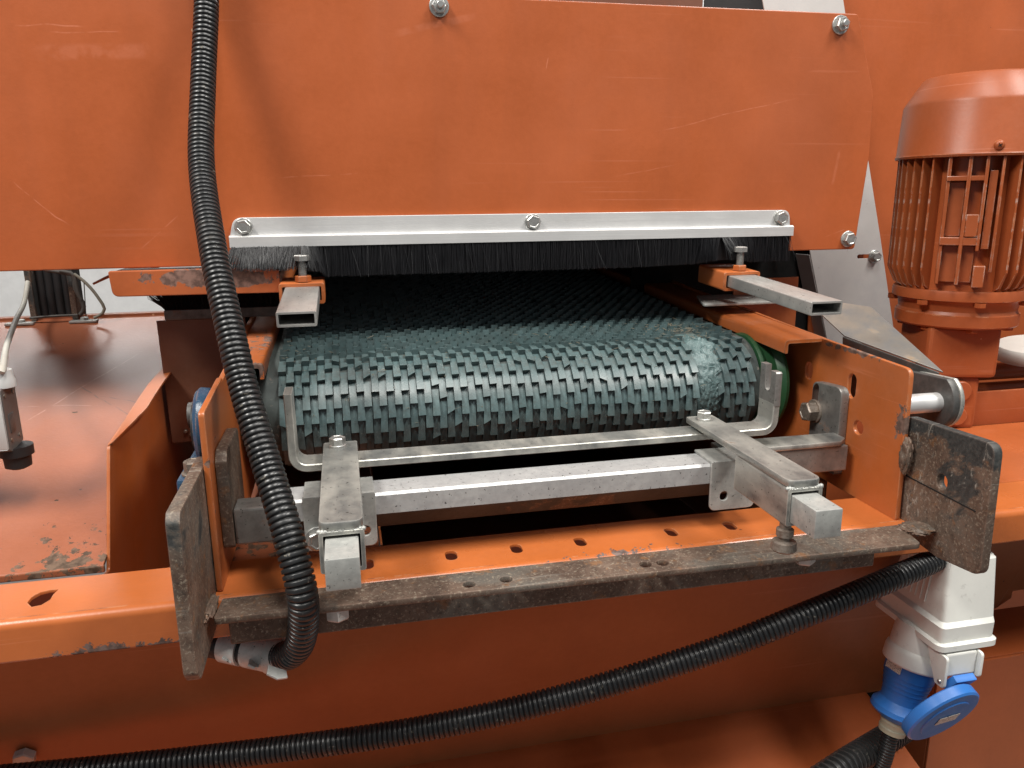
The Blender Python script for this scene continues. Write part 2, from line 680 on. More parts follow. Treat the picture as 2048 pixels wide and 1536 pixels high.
def steel(name, cols, rough=.5, metal=.8, streak=None, scale=60, bumpy=.2, rust=.0, rust_col=(.17, .075, .035), edge=0.0, spots=.0):
    t = NT(name)
    a = t.noise(scale, 6, .65)
    v = t.mapping(streak) if streak else None
    b = t.noise(1.0 if streak else scale * 3, 4, .6, 0, v)
    col = t.mix(t.ramp(a, .35, .65), cols[0], cols[1])
    col = t.mix(t.ramp(b, .42, .68), col, cols[2])
    mt = t.ramp(a, .3, .7, metal, metal * .85)
    r = t.ramp(b, .3, .7, rough - .08, rough + .1)
    if spots > 0:
        sp = t.ramp(t.noise(300, 3, .7), .66 - spots * .1, .70 - spots * .1)
        col = t.mix(sp, col, (.05, .045, .04))
    if rust > 0:
        rm = t.ramp(t.noise(28, 7, .7, .3), .66 - .2 * rust, .76 - .2 * rust)
        col = t.mix(rm, col, rust_col)
        mt = t.math('MULTIPLY', mt, t.math('SUBTRACT', 1.0, rm))
        r = t.math('ADD', r, t.math('MULTIPLY', rm, .3))
    if edge > 0:
        em = t.math('MULTIPLY', t.ramp(t.edge(.0014), .03, .2), edge)
        col = t.mix(em, col, tuple(min(1, c * 1.5 + .12) for c in cols[2]))
    t.bump(t.noise(240, 4, .6), bumpy, .0006)
    return t.out(col, r, mt)


M['galv'] = steel("galvanised_steel", ((.20, .205, .20), (.42, .42, .385), (.52, .51, .46)), .40, .65, bumpy=.3, spots=.06, edge=.6, scale=24, streak=(40, 14, 40), rust=.06)
M['galv_dull'] = steel("dull_zinc", ((.40, .41, .39), (.50, .50, .47), (.33, .335, .32)), .5, .45, bumpy=.3, spots=.06, edge=.3, scale=40)
M['alu'] = steel("aluminium", ((.70, .70, .69), (.78, .78, .77), (.62, .62, .62)), .42, .55, streak=(6, 300, 300), bumpy=.05, scale=18)
M['cross_alu'] = steel("scuffed_aluminium", ((.46, .46, .46), (.54, .54, .53), (.40, .40, .40)), .42, .4, scale=40, bumpy=.2, spots=.25)
M['bare'] = steel("bare_grey_steel", ((.27, .26, .245), (.33, .32, .30), (.20, .19, .18)), .45, .7, scale=24, bumpy=.22, rust=.35, spots=.2, edge=.35)
M['tube'] = steel("grey_tube_steel", ((.42, .42, .40), (.52, .52, .49), (.33, .33, .32)), .42, .65, scale=30, streak=(60, 8, 60), bumpy=.2, rust=.12, spots=.2, edge=.5)
M['bolt'] = steel("zinc_bolt", ((.52, .52, .50), (.62, .62, .60), (.40, .40, .38)), .33, .85, scale=120, bumpy=.1, rust=.18)
M['bolt_old'] = steel("rusty_bolt", ((.24, .20, .17), (.30, .26, .22), (.17, .13, .10)), .5, .6, scale=120, bumpy=.25, rust=.6)
M['sheet'] = steel("grey_sheet_steel", ((.58, .56, .54), (.63, .61, .59), (.54, .52, .51)), .48, .25, scale=9, bumpy=.06, rust=.03)
M['guard'] = steel("heat_stained_sheet", ((.25, .235, .21), (.32, .28, .23), (.18, .18, .18)), .42, .7, scale=14, bumpy=.12, rust=.22, rust_col=(.22, .15, .09), edge=.8)
M['dark_steel'] = steel("dark_steel", ((.10, .10, .095), (.15, .145, .14), (.075, .075, .072)), .5, .6, scale=30, bumpy=.2, rust=.2, edge=.3)


def rusty(name, dark_top=None, seed=0.0, patches=0.0, scuffs=0.0):
    t = NT(name)
    v = t.mapping((1, 1, 1), loc=(seed, seed * .7, seed * .3))
    a = t.noise(26, 8, .72, .5, v)
    b = t.noise(240, 5, .75, .2, v)
    c = t.noise(13, 6, .66, .4, v)
    g = t.noise(420, 3, .7, 0, v)
    col = t.mix(t.ramp(a, .36, .62), (.080, .052, .038), (.165, .112, .082))
    col = t.mix(t.ramp(c, .50, .62), col, (.120, .105, .088))
    col = t.mix(t.math('MULTIPLY', t.ramp(g, .55, .66), .75), col, (.30, .25, .19))
    col = t.mix(t.math('MULTIPLY', t.ramp(b, .56, .66), .7), col, (.035, .024, .018))
    col = t.mix(t.math('MULTIPLY', t.ramp(t.noise(60, 5, .7, .3, v), .58, .68), .6), col, (.26, .115, .04))
    if dark_top is not None or patches > 0:
        if dark_top is not None:
            sp = t.n('ShaderNodeSeparateXYZ')
            t.l(t.co, sp.inputs[0])
            gr = t.ramp(sp.outputs[2], dark_top[0], dark_top[1])
        else:
            gr = patches
        m_ = t.ramp(t.math('ADD', gr, t.math('MULTIPLY', t.math('SUBTRACT', c, .5), 3.4)), .42, .58)
        slate = t.mix(t.ramp(b, .4, .7), (.030, .033, .033), (.070, .070, .066))
        col = t.mix(m_, col, slate)
    if scuffs > 0:
        vs = t.mapping((1, 70, 26), rot=(.25, 0, 0))
        lt = t.math('MULTIPLY', t.ramp(t.noise(2.0, 6, .8, 1.2, vs), .57, .64), t.ramp(t.noise(16, 3, .6, 0, v), .48, .60))
        col = t.mix(t.math('MULTIPLY', lt, scuffs), col, (.42, .40, .35))
    em = t.math('MULTIPLY', t.ramp(t.edge(.002), .03, .2), .5)
    col = t.mix(em, col, (.24, .14, .10))
    t.bump(t.math('ADD', a, t.math('MULTIPLY', b, .6)), .4, .0011)
    return t.out(col, t.ramp(b, .3, .7, .46, .70), t.ramp(a, .4, .6, .3, .1))


M['rust'] = rusty("rusty_steel", None, 0.0, 0, .25)
M['rust_plate'] = rusty("slate_and_rust_steel", (-.275, -.175), 1.3, 0, .75)
M['rust_plate_left'] = rusty("brown_rust_steel", None, 2.1, .16, .5)
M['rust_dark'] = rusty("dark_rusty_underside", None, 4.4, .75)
M['zinc'] = steel("zinc_clip", ((.52, .53, .51), (.62, .62, .59), (.45, .46, .44)), .5, .2, bumpy=.4, spots=.05, edge=.3, scale=50, rust=.08)


def plastic(name, base, rough=.4, spots=.0, dirt=.0, bumpy=.05, spec=.5):
    t = NT(name)
    a = t.noise(20, 6, .6)
    col = t.mix(t.ramp(a, .35, .7), base, tuple(c * .9 for c in base))
    if dirt > 0:
        dm = t.math('MULTIPLY', t.ramp(t.noise(75, 6, .72, .3), .60, .72), dirt)
        col = t.mix(dm, col, (.16, .14, .12))
    if spots > 0:
        sm = t.math('MULTIPLY', t.ramp(t.noise(190, 4, .7), .62, .70), spots)
        col = t.mix(sm, col, (.36, .33, .27))
    t.bump(t.noise(260, 3), bumpy, .0005)
    return t.out(col, t.ramp(t.noise(60, 4), .3, .7, rough - .07, rough + .1), 0, spec)


M['hose'] = plastic("black_corrugated_plastic", (.017, .018, .019), .34, spots=.5, dirt=.4, bumpy=.06)
M['spiral'] = plastic("grey_black_spiral", (.03, .03, .03), .25, spots=.3, spec=.9)
M['black'] = plastic("black_rubber", (.012, .012, .013), .55)
M['white_plastic'] = plastic("white_plastic", (.76, .76, .71), .38, dirt=.35)
M['blue_plastic'] = plastic("blue_plastic", (.028, .165, .52), .40, dirt=.15)
M['cream'] = plastic("cream_plastic", (.40, .38, .28), .45, dirt=.3)
M['grey_plastic'] = plastic("grey_box_metal", (.105, .098, .092), .42, dirt=.35)
M['pale_grey'] = plastic("pale_grey_plastic", (.55, .56, .55), .42, dirt=.2)
M['cable'] = plastic("pale_cable", (.46, .45, .40), .45, dirt=.3)
M['cable_grey'] = plastic("dirty_cable", (.22, .21, .17), .5, dirt=.4)
M['dark_cable'] = plastic("grey_cable", (.07, .066, .06), .5, dirt=.3)
M['green'] = plastic("green_paint", (.022, .085, .034), .36, spots=.1, dirt=.25)
M['blue_paint'] = paint("blue_bearing_paint", (.024, .066, .125), .28, edge=.7, scratch=.2, chips=.55, chip_col=(.12, .10, .085), bumpy=.5)
M['wall'] = plastic("white_wall_paint", (.88, .88, .87), .8, bumpy=.02)
M['floor'] = plastic("concrete", (.17, .165, .16), .8, bumpy=.1)
M['bristle'] = plastic("black_nylon", (.014, .014, .016), .38, bumpy=0, spec=.32)
M['void'] = plastic("shade_black", (.006, .006, .006), .9, bumpy=0)  # near black: the shade of hollow places put into the colour
M['orange_shaded'] = paint("shaded_orange_paint", (.13, .042, .018), .45, edge=.2, scratch=.2, dust=.1)  # orange paint with the shade it stands in darkened into its colour


def belt_mat():
    t = NT("green_grey_belt_rubber")
    oi = t.n('ShaderNodeObjectInfo')
    a = t.noise(40, 6, .65)
    col = t.mix(t.ramp(a, .3, .7), (.050, .088, .092), (.098, .150, .156))
    col = t.mix(t.math('MULTIPLY', oi.outputs['Random'], .35), col, (.14, .20, .20))
    cell = t.n('ShaderNodeTexWhiteNoise', noise_dimensions='3D')
    sn = t.n('ShaderNodeVectorMath', operation='SNAP')
    t.l(t.co, sn.inputs[0])
    sn.inputs[1].default_value = (.0069, .0116, .0116)
    t.l(sn.outputs[0], cell.inputs['Vector'])
    col = t.mix(t.math('MULTIPLY', cell.outputs['Value'], .35), col, (.060, .085, .082))
    col = t.mix(t.math('MULTIPLY', t.ramp(t.noise(21, 5, .7), .5, .68), .5), col, (.050, .058, .054))
    col = t.mix(t.math('MULTIPLY', t.ramp(t.noise(300, 4, .7), .62, .7), .5), col, (.22, .27, .27))
    dirt = t.ramp(t.noise(95, 6, .7, .3), .58, .70)
    col = t.mix(t.math('MULTIPLY', dirt, .55), col, (.055, .045, .036))
    # the carrying side, worn in use, is dirtier than the nose
    sp = t.n('ShaderNodeSeparateXYZ')
    t.l(t.co, sp.inputs[0])
    t.bump(t.noise(420, 4, .6), .18, .0006)
    return t.out(col, t.ramp(a, .3, .7, .29, .45), 0, .6)


M['belt'] = belt_mat()
M['belt_dirt'] = plastic("dirty_belt_edge", (.05, .065, .062), .6, spots=.4, dirt=.8, bumpy=.3)


def smear_mat():
    t = NT("glue_smear_rubber")
    a = t.noise(120, 7, .7, .6)
    col = t.mix(t.ramp(a, .35, .65), (.060, .105, .108), (.145, .215, .215))
    t.bump(t.noise(140, 6, .7, .8), .8, .002)
    return t.out(col, .33, 0, .6)


M['smear'] = smear_mat()


def sticker_mat():
    t = NT("printed_sticker")
    v = t.mapping((900, 900, 900))
    s = t.ramp(t.noise(1.0, 3, .7, 0, t.mapping((700, 700, 2200))), .54, .58)
    return t.out(t.mix(s, (.62, .60, .54), (.10, .10, .10)), .5)


M['sticker'] = sticker_mat()

# ================================================================== SETTING
# back wall of the hall and the floor far below
bm = bmesh.new()
bm_box(bm, -4, 5, 3.0, 3.1, -1.1, 2.6, 0)
o = link_mesh("wall", bm_mesh(bm, "wall", smooth=False), M['wall'])
o['kind'] = 'structure'
bm = bmesh.new()
bm_box(bm, -25, 25, -25, 25, -1.25, -1.2, 0)
o = link_mesh("floor", bm_mesh(bm, "floor", smooth=False), M['floor'])
o['kind'] = 'structure'

# ================================================================== COVER PANEL
cover = thing("cover_panel", "large orange sheet metal cover with cut corner above the brush strip", "machine cover", (.0, 0, -.06))
plate_y("front_sheet", [(-.75, -.060), (.582, -.060), (.590, .044), (.588, .108), (.560, .1895), (-.75, .1895)], 0, .003, M['orange_cover'], cover,
        r=[0, .003, .03, .02, .003, 0], bevel=.0012)
box("top_flange", -.75, .558, .0032, .05, .1855, .1885, M['orange'], cover, .0012)
box("bottom_flange", -.75, .580, .0032, .03, -.0598, -.0570, M['orange'], cover, .001)
box("side_flange", .5785, .5815, .0035, .03, -.055, .040, M['orange'], cover, .001)
bolt(cover, at(878, 13, Y=0), (0, -1, 0), M['bolt'], af=.0135, hh=.006, wr=.0096, wt=.0016, stud=.004, sr=.0036, name="lock_nut")
bolt(cover, at(1680, 50, Y=0), (0, -1, 0), M['bolt'], af=.0135, hh=.006, wr=.0098, wt=.0016, stud=.004, sr=.0036, spin=.3, name="lock_nut")
bolt(cover, at(1695, 478, Y=0), (0, -1, 0), M['bolt'], af=.0130, hh=.006, wr=.0092, wt=.0016, spin=.2)

# hood box added behind the cover; near-black panels stand for the unlit tunnel
hood = thing("machine_hood", "near-black box added for the shade inside the machine where the belt runs back", "machine housing", (.17, .4, -.06))
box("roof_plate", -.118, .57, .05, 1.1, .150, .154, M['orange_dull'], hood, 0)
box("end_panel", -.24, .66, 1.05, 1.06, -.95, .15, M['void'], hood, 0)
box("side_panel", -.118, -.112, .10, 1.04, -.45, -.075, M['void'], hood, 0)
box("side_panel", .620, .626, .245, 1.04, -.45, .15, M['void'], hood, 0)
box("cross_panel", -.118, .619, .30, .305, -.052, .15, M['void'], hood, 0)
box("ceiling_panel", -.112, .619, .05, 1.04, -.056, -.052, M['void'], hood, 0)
box("corner_panel", .40, .74, .236, .240, -.30, -.02, M['void'], hood, 0)  # black sheet fills the shaded gap beside the brush

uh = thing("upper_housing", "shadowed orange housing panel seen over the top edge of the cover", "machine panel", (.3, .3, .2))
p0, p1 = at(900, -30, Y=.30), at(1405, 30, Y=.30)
box("panel", p0.x, p1.x, .30, .303, .16, .40, M['orange_shaded'], uh)
box("gap_shade_sheet", p1.x + .004, .62, .304, .307, .16, .40, M['black'], uh)  # black sheet painted for the dark gap beside the panel

# ================================================================== BRUSH STRIP
brush = thing("brush_strip", "long aluminium brush strip with black bristles bolted along the cover bottom", "brush", (.195, -.006, -.04))
plate_y("holder_plate", [(-.1045, -.0325), (.4945, -.0325), (.4925, -.0160), (-.1005, -.0160)], -.0005, .0035, M['alu'], brush, r=[0, 0, .011, .010])
# front at -.0005, so it lies .0035 behind that inside the cover: shift forward
brush.children[-1].location.y -= .0036
bm = bmesh.new()
prof = [(-.0038, -.0322), (-.0085, -.0322), (-.0105, -.0338), (-.0105, -.0436), (-.0075, -.0436), (-.0075, -.0400), (-.0038, -.0400)]
a = [bm.verts.new((-.1055, y, z)) for y, z in prof]
b = [bm.verts.new((.4960, y, z)) for y, z in prof]
n = len(prof)
for k in range(n):
    bm.faces.new((a[k], a[(k + 1) % n], b[(k + 1) % n], b[k]))
bm.faces.new(a)
bm.faces.new(b)
link_mesh("bristle_channel", bm_mesh(bm, "bristle_channel", 20), M['alu'], brush)
for x, sp in ((-.092, .2), (.196, .75), (.4818, .4)):
    bolt(brush, (x, -.0042, -.0242), (0, -1, 0), M['bolt'], af=.0128, hh=.0052, wr=.0085, wt=.0013, spin=sp)


def bristle_mesh(name, roots, tips, bend, r0=.00022, r1=.00012, seg=3):
    V, Fc = [], []
    for p, q, bd in zip(roots, tips, bend):
        base = len(V)
        p, q = np.array(p), np.array(q)
        d = q - p
        d = d / np.linalg.norm(d)
        u = np.cross(d, (0.3, 1, 0.1))
        u /= np.linalg.norm(u)
        v = np.cross(d, u)
        for s in range(seg + 1):
            t = s / seg
            c = p + (q - p) * t + np.array(bd) * (t * t - t) * 1.0
            r = r0 + (r1 - r0) * t
            for k in range(3):
                a = 2 * math.pi * k / 3
                V.append(tuple(c + (u * math.cos(a) + v * math.sin(a)) * r))
        for s in range(seg):
            for k in range(3):
                a, b = base + s * 3 + k, base + s * 3 + (k + 1) % 3
                Fc.append((a, b, b + 3, a + 3))
    me = bpy.data.meshes.new(name)
    me.from_pydata(V, [], Fc)
    finish(me, 80)
    return me


R_, T_, B_ = [], [], []
for i in range(9500):
    x = rng.uniform(-.1035, .4945)
    y = rng.uniform(-.0098, -.0045)
    z = -.042
    dx = rng.normal(0, .0007) + .0012 * math.sin(x * 160)
    dy = rng.normal(0, .0010)
    ln = .0315 + rng.normal(0, .0006) - (.0022 if x > .30 else 0) * min(1, (x - .30) / .1 if x > .3 else 0)
    bend = [0, 0, 0]
    tz = z - ln
    if x < -.018:                                   # pushed forward over the cross bar and left clamp
        k = min(1.0, (-.018 - x) / .02)
        ln2 = .0235 + rng.uniform(-.0035, .0006)
        tz = z - ln + (ln - ln2) * k
        dy = dy * (1 - k) + k * rng.normal(-.0120, .0035)
        bend = [0, .010 * k, 0]
        dx += k * rng.normal(0, .0018) - (.010 * max(0, (-.09 - x) / .014) if x < -.09 else 0)
        if -.058 < x < -.040:
            dx -= .004
        if x > -.04:
            dx += .007 * (1 - abs(x + .029) / .011 if x < -.018 else 0)
    if .385 < x < .445:                             # parted round the right clamp
        k = 1 - abs(x - .413) / .033
        k = max(0, k)
        dx += (.012 * k if x > .408 else -.010 * k) + rng.normal(0, .0012)
        dy -= .010 * k
        bend = [-.004 if x > .408 else .004, .006, 0]
        tz += .004 * k
    if rng.random() < .018:
        dx += rng.normal(0, .006)
        dy += rng.normal(-.004, .003)
    R_.append((x, y, z))
    T_.append((x + dx, y + dy, tz))
    B_.append(bend)
o = link_mesh("bristles", bristle_mesh("bristles", R_, T_, B_), M['bristle'], brush)
o['kind'] = 'stuff'
box("bristle_core", -.040, .4935, -.0066, -.0052, -.0690, -.0405, M['bristle'], brush, 0)

# ================================================================== ORANGE CROSS BAR (top left) + CLAMP SLEEVES + TUBES
bar = thing("cross_bar", "orange angle bar with rusty scraped face under the cover at left", "bar", (-.14, -.012, -.07))
plate_y("front_leg", [(-.2125, -.0855), (-.0625, -.0865), (-.0625, -.0635), (-.2140, -.0635)], -.0150, .004, M['orange_bar'], bar, r=[.0055, 0, 0, .0012], bevel=.0011)
box("top_leg", -.2135, -.0625, -.0106, .028, -.0674, -.0636, M['orange_bar'], bar, .0008)
q0, q1 = at(186, 568, Y=.02), at(252, 540, Y=.035)
bm = bmesh.new()
bl = spline([q0, q0.lerp(q1, .5) + Vector((0, 0, .0008)), q1, q1 + Vector((.03, .01, .002))], .004)
me = sweep_mesh("pointed_blade", bl, [.0011 + .0018 * i / len(bl) for i in range(len(bl))], 8)
finish(me)
link_mesh("pointed_blade", me, M['orange_bar'], bar)


def rect_tube_mesh(name, w, h, wall, length, bev=.0018):
    """Hollow tube along -Y from the origin; its top centre line at z=0."""
    bm = bmesh.new()
    outer = rounded([(-w / 2, -h), (w / 2, -h), (w / 2, 0), (-w / 2, 0)], bev)
    inner = rounded([(-w / 2 + wall, -h + wall), (w / 2 - wall, -h + wall), (w / 2 - wall, -wall), (-w / 2 + wall, -wall)], bev * .5)
    n = len(outer)
    rings = []
    for loop, ys in ((outer, (0, -length + .0004)), (None, None)):
        if loop is None:
            break
        for y in ys:
            rings.append([bm.verts.new((p[0], y, p[1])) for p in loop])
    c = Vector((0, -h / 2))
    rings.append([bm.verts.new((p[0] * .985, -length, c.y + (p[1] - c.y) * .97)) for p in outer])
    rings.append([bm.verts.new((p[0], -length, p[1])) for p in inner])
    rings.append([bm.verts.new((p[0], -length * .05, p[1])) for p in inner])
    for r0, r1 in zip(rings, rings[1:]):
        for k in range(n):
            bm.faces.new((r0[k], r0[(k + 1) % n], r1[(k + 1) % n], r1[k]))
    bm.faces.new(rings[-1])
    bm.faces.new(rings[0])
    return bm_mesh(bm, name, 40)


TILT = math.radians(3.4)


def clamp(cx, z_top, y_back, y_front, tube_end, label_c, label_t, tube_back, wid=.043, lean=0.0):
    cl = thing("clamp_sleeve", label_c, "clamp", (cx, y_front, z_top), "orange clamp sleeves")
    me = rect_tube_mesh("sleeve", wid, .0205, .0032, y_back - y_front, .003)
    me.transform(Matrix.Rotation(TILT, 4, 'X'))
    s = link_mesh("sleeve", me, M['orange_worn'], cl, loc=(cx, y_back, z_top + .0))
    yb = y_front + .010
    zb = z_top - (y_back - yb) * math.tan(TILT)
    nut = bolt(cl, (cx + .0015, yb, zb - .0008), (0, 0, 1), M['orange_worn'], af=.0135, hh=.0058, wr=0, name="welded_nut")
    pts = []
    rad = []
    for i in range(60):                              # threaded shank
        pts.append(Vector((cx + .0015, yb, zb + .0045 + i * .00028)))
        rad.append(.0041 if i % 4 < 2 else .0035)
    me = sweep_mesh("threaded_shank", pts, rad, 14)
    finish(me, 60)
    link_mesh("threaded_shank", me, M['bolt'], cl)
    bolt(cl, (cx + .0015, yb, zb + .0205), (0, 0, 1), M['bolt'], af=.0128, hh=.0055, wr=0, wt=0, spin=.25)
    tb = thing("square_tube", label_t, "tube", (cx, tube_end, z_top - .01), "grey steel tubes in the clamps")
    me = rect_tube_mesh("tube_body", .0325, .0128, .0019, tube_back - tube_end, .0016)
    me.transform(Matrix.Rotation(TILT, 4, 'X') @ Matrix.Rotation(lean, 4, 'Z'))
    link_mesh("tube_body", me, M['tube'], tb, loc=(cx + .0005, tube_back, z_top - .0042))


clamp(-.0405, -.0755, .010, -.030, -.152, "orange clamp sleeve with upright bolt at the end of the left bar",
      "short grey rectangular tube sticking out below the left end of the brush", -.005)
clamp(.4245, -.0765, .030, -.032, -.186, "orange clamp sleeve with upright bolt pressing into the right bristles",
      "long grey rectangular tube reaching forward on the right", .02)

# second brush standing on the left, behind
b2 = thing("seal_brush", "black upright seal brush in a dark rail behind the left bar", "brush", (-.11, .05, -.11))
y2 = .050
box("rail", at(328, 630, Y=y2).x, -.066, y2, y2 + .012, at(330, 641, Y=y2).z, at(330, 621, Y=y2).z, M['dark_steel'], b2, .001)
zt = at(330, 621, Y=y2).z
x0 = at(332, 620, Y=y2).x
R_, T_, B_ = [], [], []
for i in range(2600):
    x = rng.uniform(x0, -.068)
    k = max(0, (x0 + .016 - x) / .016)
    gap = .35 if at(500, 600, Y=y2).x < x < at(528, 600, Y=y2).x else 1.0
    h = rng.uniform(.014, .0215) * (.55 + .45 * gap)
    R_.append((x, y2 + rng.uniform(.002, .010), zt - .002))
    T_.append((x + rng.normal(-.001, .0022) - k * rng.uniform(0, .02), y2 + rng.uniform(0, .012), zt + h * (1 - .35 * k * rng.random())))
    B_.append((0, 0, -.004 * k))
o = link_mesh("bristles", bristle_mesh("seal_bristles", R_, T_, B_, .0004, .0002), M['bristle'], b2)
o['kind'] = 'stuff'
box("bristle_core", x0 + .018, -.069, y2 + .004, y2 + .008, zt - .002, zt + .0120, M['bristle'], b2, 0)

# ================================================================== CONVEYOR FRAME
fr = thing("conveyor_chassis", "orange conveyor frame with slotted side plates and folded top flanges", "conveyor frame", (.18, -.1, -.28))
XR, XL = .460, -.100
holes = [slot2(*at(1617, 741, X=XR).yz, .0145, .0200), slot2(*at(1703, 772, X=XR).yz, .0140, .0250),
         slot2(*at(1716, 855, X=XR).yz, .0160, .0150)]
fl = [at(p[0], p[1], X=XR).yz for p in ((1637, 675), (1819, 741), (1789, 1042), (1690, 968))]
plate_x("side_plate", [(.62, -.095), (-.126, -.1385), fl[1], fl[2], (-.245, -.2775), (.62, -.2775)], XR, .0045, M['orange_worn'], fr, holes,
        r=[0, .002, .007, .003, 0, 0], bevel=.001, label="right side plate with slots and a welded bracket")
# folded flange on the right: top leaf and lip
sl = (.0093 / .193)


def flange(x_in, x_out, y_f, z_f, name_label):
    pr = []
    t, lip = .0035, .0135
    s = 1 if x_out > x_in else -1
    sec = rounded([(x_out, 0), (x_in, 0), (x_in, -lip), (x_in + s * t, -lip), (x_in + s * t, -t), (x_out, -t)],
                  [0, .0045, .0008, .0008, .0022, 0])
    bm = bmesh.new()
    rings = []
    for y in (y_f, .9):
        rings.append([bm.verts.new((p[0], y, z_f + (y - y_f) * sl + p[1])) for p in sec])
    n = len(sec)
    for k in range(n):
        bm.faces.new((rings[0][k], rings[0][(k + 1) % n], rings[1][(k + 1) % n], rings[1][k]))
    bm.faces.new(rings[0])
    bm.faces.new(rings[1])
    return link_mesh("top_flange", bm_mesh(bm, "top_flange", 40), M['orange_worn'], fr, name_label)


flange(.4195, XR + .0044, -.1325, -.1378, "right top flange")
flange(-.0735, XL - .0040, -.1130, -.1385, "left top flange")
hl = [at(p[0], p[1], X=XL).yz for p in ((447, 752), (409, 827))]
plate_x("side_plate", [(.62, -.095), (-.19, -.142), hl[0], hl[1], (hl[1][0] - .001, -.2775), (.62, -.2775)], XL - .0045, .0045, M['orange_worn'], fr,
        r=[0, 0, .002, .003, .002, 0], bevel=.001, label="left side plate with cut corner")
def lump(name, c, size, mat, parent, amp=.28, freq=3.0, seed=0):
    bm = bmesh.new()
    bmesh.ops.create_icosphere(bm, subdivisions=4, radius=1.0)
    for v in bm.verts:
        d = v.co.normalized()
        k = 1 + amp * mnoise.noise(d * freq + Vector((seed, 0, 0))) + amp * .5 * mnoise.noise(d * freq * 2.7 + Vector((0, seed, 0)))
        v.co = Vector((d.x * size[0], d.y * size[1], d.z * size[2])) * k + Vector(c)
    return link_mesh(name, bm_mesh(bm, name, 80), mat, parent)


# weld where the right plate meets the rusty plate
lump("weld_bead", at(1811, 912, X=XR + .0015) + Vector((0, -.001, 0)), (.0042, .0062, .0150), M['rust'], fr, .35, 2.6, 3)
# flat slotted strap lying over the right flange
zs = -.1175
pp = [at(1398, 592, Z=zs), at(1405, 607, Z=zs), at(1600, 600, Z=zs), at(1600, 583, Z=zs)]
plate_z("slotted_strap", [(pp[0].x, pp[0].y + .006), (pp[1].x, pp[1].y - .004), (.520, pp[1].y - .004), (.520, pp[0].y + .006)], zs, .003, M['galv_dull'], fr,
        [slot2(at(1470, 593, Z=zs).x + .004, (pp[0].y + pp[1].y) / 2 + .001, .024, .009)], r=.004)
pz = at(1455, 602, Y=.06), at(1590, 655, Y=.06)
box("end_gusset", XR + .005, pz[1].x, .06, .063, -.20, -.098, M['orange_worn'], fr, .0006)

# ================================================================== BELT AND ROLLER
YC, ZC, RB = -.054, -.196, .0495
BX0, BX1 = -.0815, .4135
CX0 = -.0640
belt = thing("conveyor_belt", "grey green rubber conveyor belt with staggered wedge cleats round its front roller", "conveyor belt", (.17, YC, ZC - RB))
up = Vector((0, math.cos(math.atan(sl)), math.sin(math.atan(sl))))
nrm = Vector((0, -up.z, up.y))


def belt_point(s, h):
    """s runs from the top tangent forward and down round the nose (negative s is the top run going back)."""
    if s < 0:
        q = Vector((0, YC, ZC)) + nrm * (RB + h) + up * (-s)
    else:
        a = s / RB
        if a < math.pi:
            q = Vector((0, YC, ZC)) + (nrm * math.cos(a) - up * math.sin(a)) * (RB + h)
        else:
            q = Vector((0, YC, ZC)) - nrm * (RB + h) + up * (s - math.pi * RB)
    return q


V, Fc = [], []
ss = [-.95, -.6, -.3, -.1, -.03] + list(np.linspace(0, math.pi * RB, 40)) + [math.pi * RB + .05, math.pi * RB + .95]
xs = list(np.linspace(BX0, BX1, 24))
for h in (0.0, -.004):
    for s in ss:
        q = belt_point(s, h)
        for x in xs:
            V.append((x, q.y, q.z))
nx = len(xs)
ns = len(ss)
for L in range(2):
    for i in range(ns - 1):
        for j in range(nx - 1):
            a = L * ns * nx + i * nx + j
            f = (a, a + 1, a + nx + 1, a + nx)
            Fc.append(f if L == 0 else f[::-1])
for i in range(ns - 1):
    for j in (0, nx - 1):
        a = i * nx + j
        Fc.append((a, a + nx, a + nx + ns * nx, a + ns * nx))
me = bpy.data.meshes.new("belt_carcass")
me.from_pydata(V, [], Fc)
finish(me, 50)
link_mesh("belt_carcass", me, M['belt_dirt'], belt)

PX, PS, HC = .0138, .0232, .0058                     # cleat pitch across and along, height
CW = PX / 2


def cleat(s0, wear=0.0, tear=0.0, nstep=4, skew=0.0, cut=0.0):
    """One wedge cleat: starts flush at s0, rises to a ledge at s0 + PS. Returned about its own start."""
    V, Fc = [], []
    for i in range(nstep + 1):
        t = i / nstep
        h = .0004 + (HC - wear) * (t ** 1.15)
        w_ = CW * (.50 - .055 * math.sin(math.pi * min(1, t * 1.15)))
        L = PS * t * (1 - tear * .0)
        L -= cut * t
        for x, tt in ((-w_ + skew * t, 0), (w_ + skew * t, tear)):
            p0 = belt_point(s0 + L - (tt * .004 if i == nstep else 0), -.0003)
            p1 = belt_point(s0 + L - (tt * .004 if i == nstep else 0), h)
            V.append((x, p0.y, p0.z))
            V.append((x, p1.y, p1.z))
    for i in range(nstep):
        a, b = i * 4, i * 4 + 4
        Fc += [(a + 1, a + 3, b + 3, b + 1), (a, a + 1, b + 1, b), (a + 2, b + 2, b + 3, a + 3)]
    a = nstep * 4
    Fc += [(a, a + 1, a + 3, a + 2), (0, 2, 3, 1)]
    return V, Fc


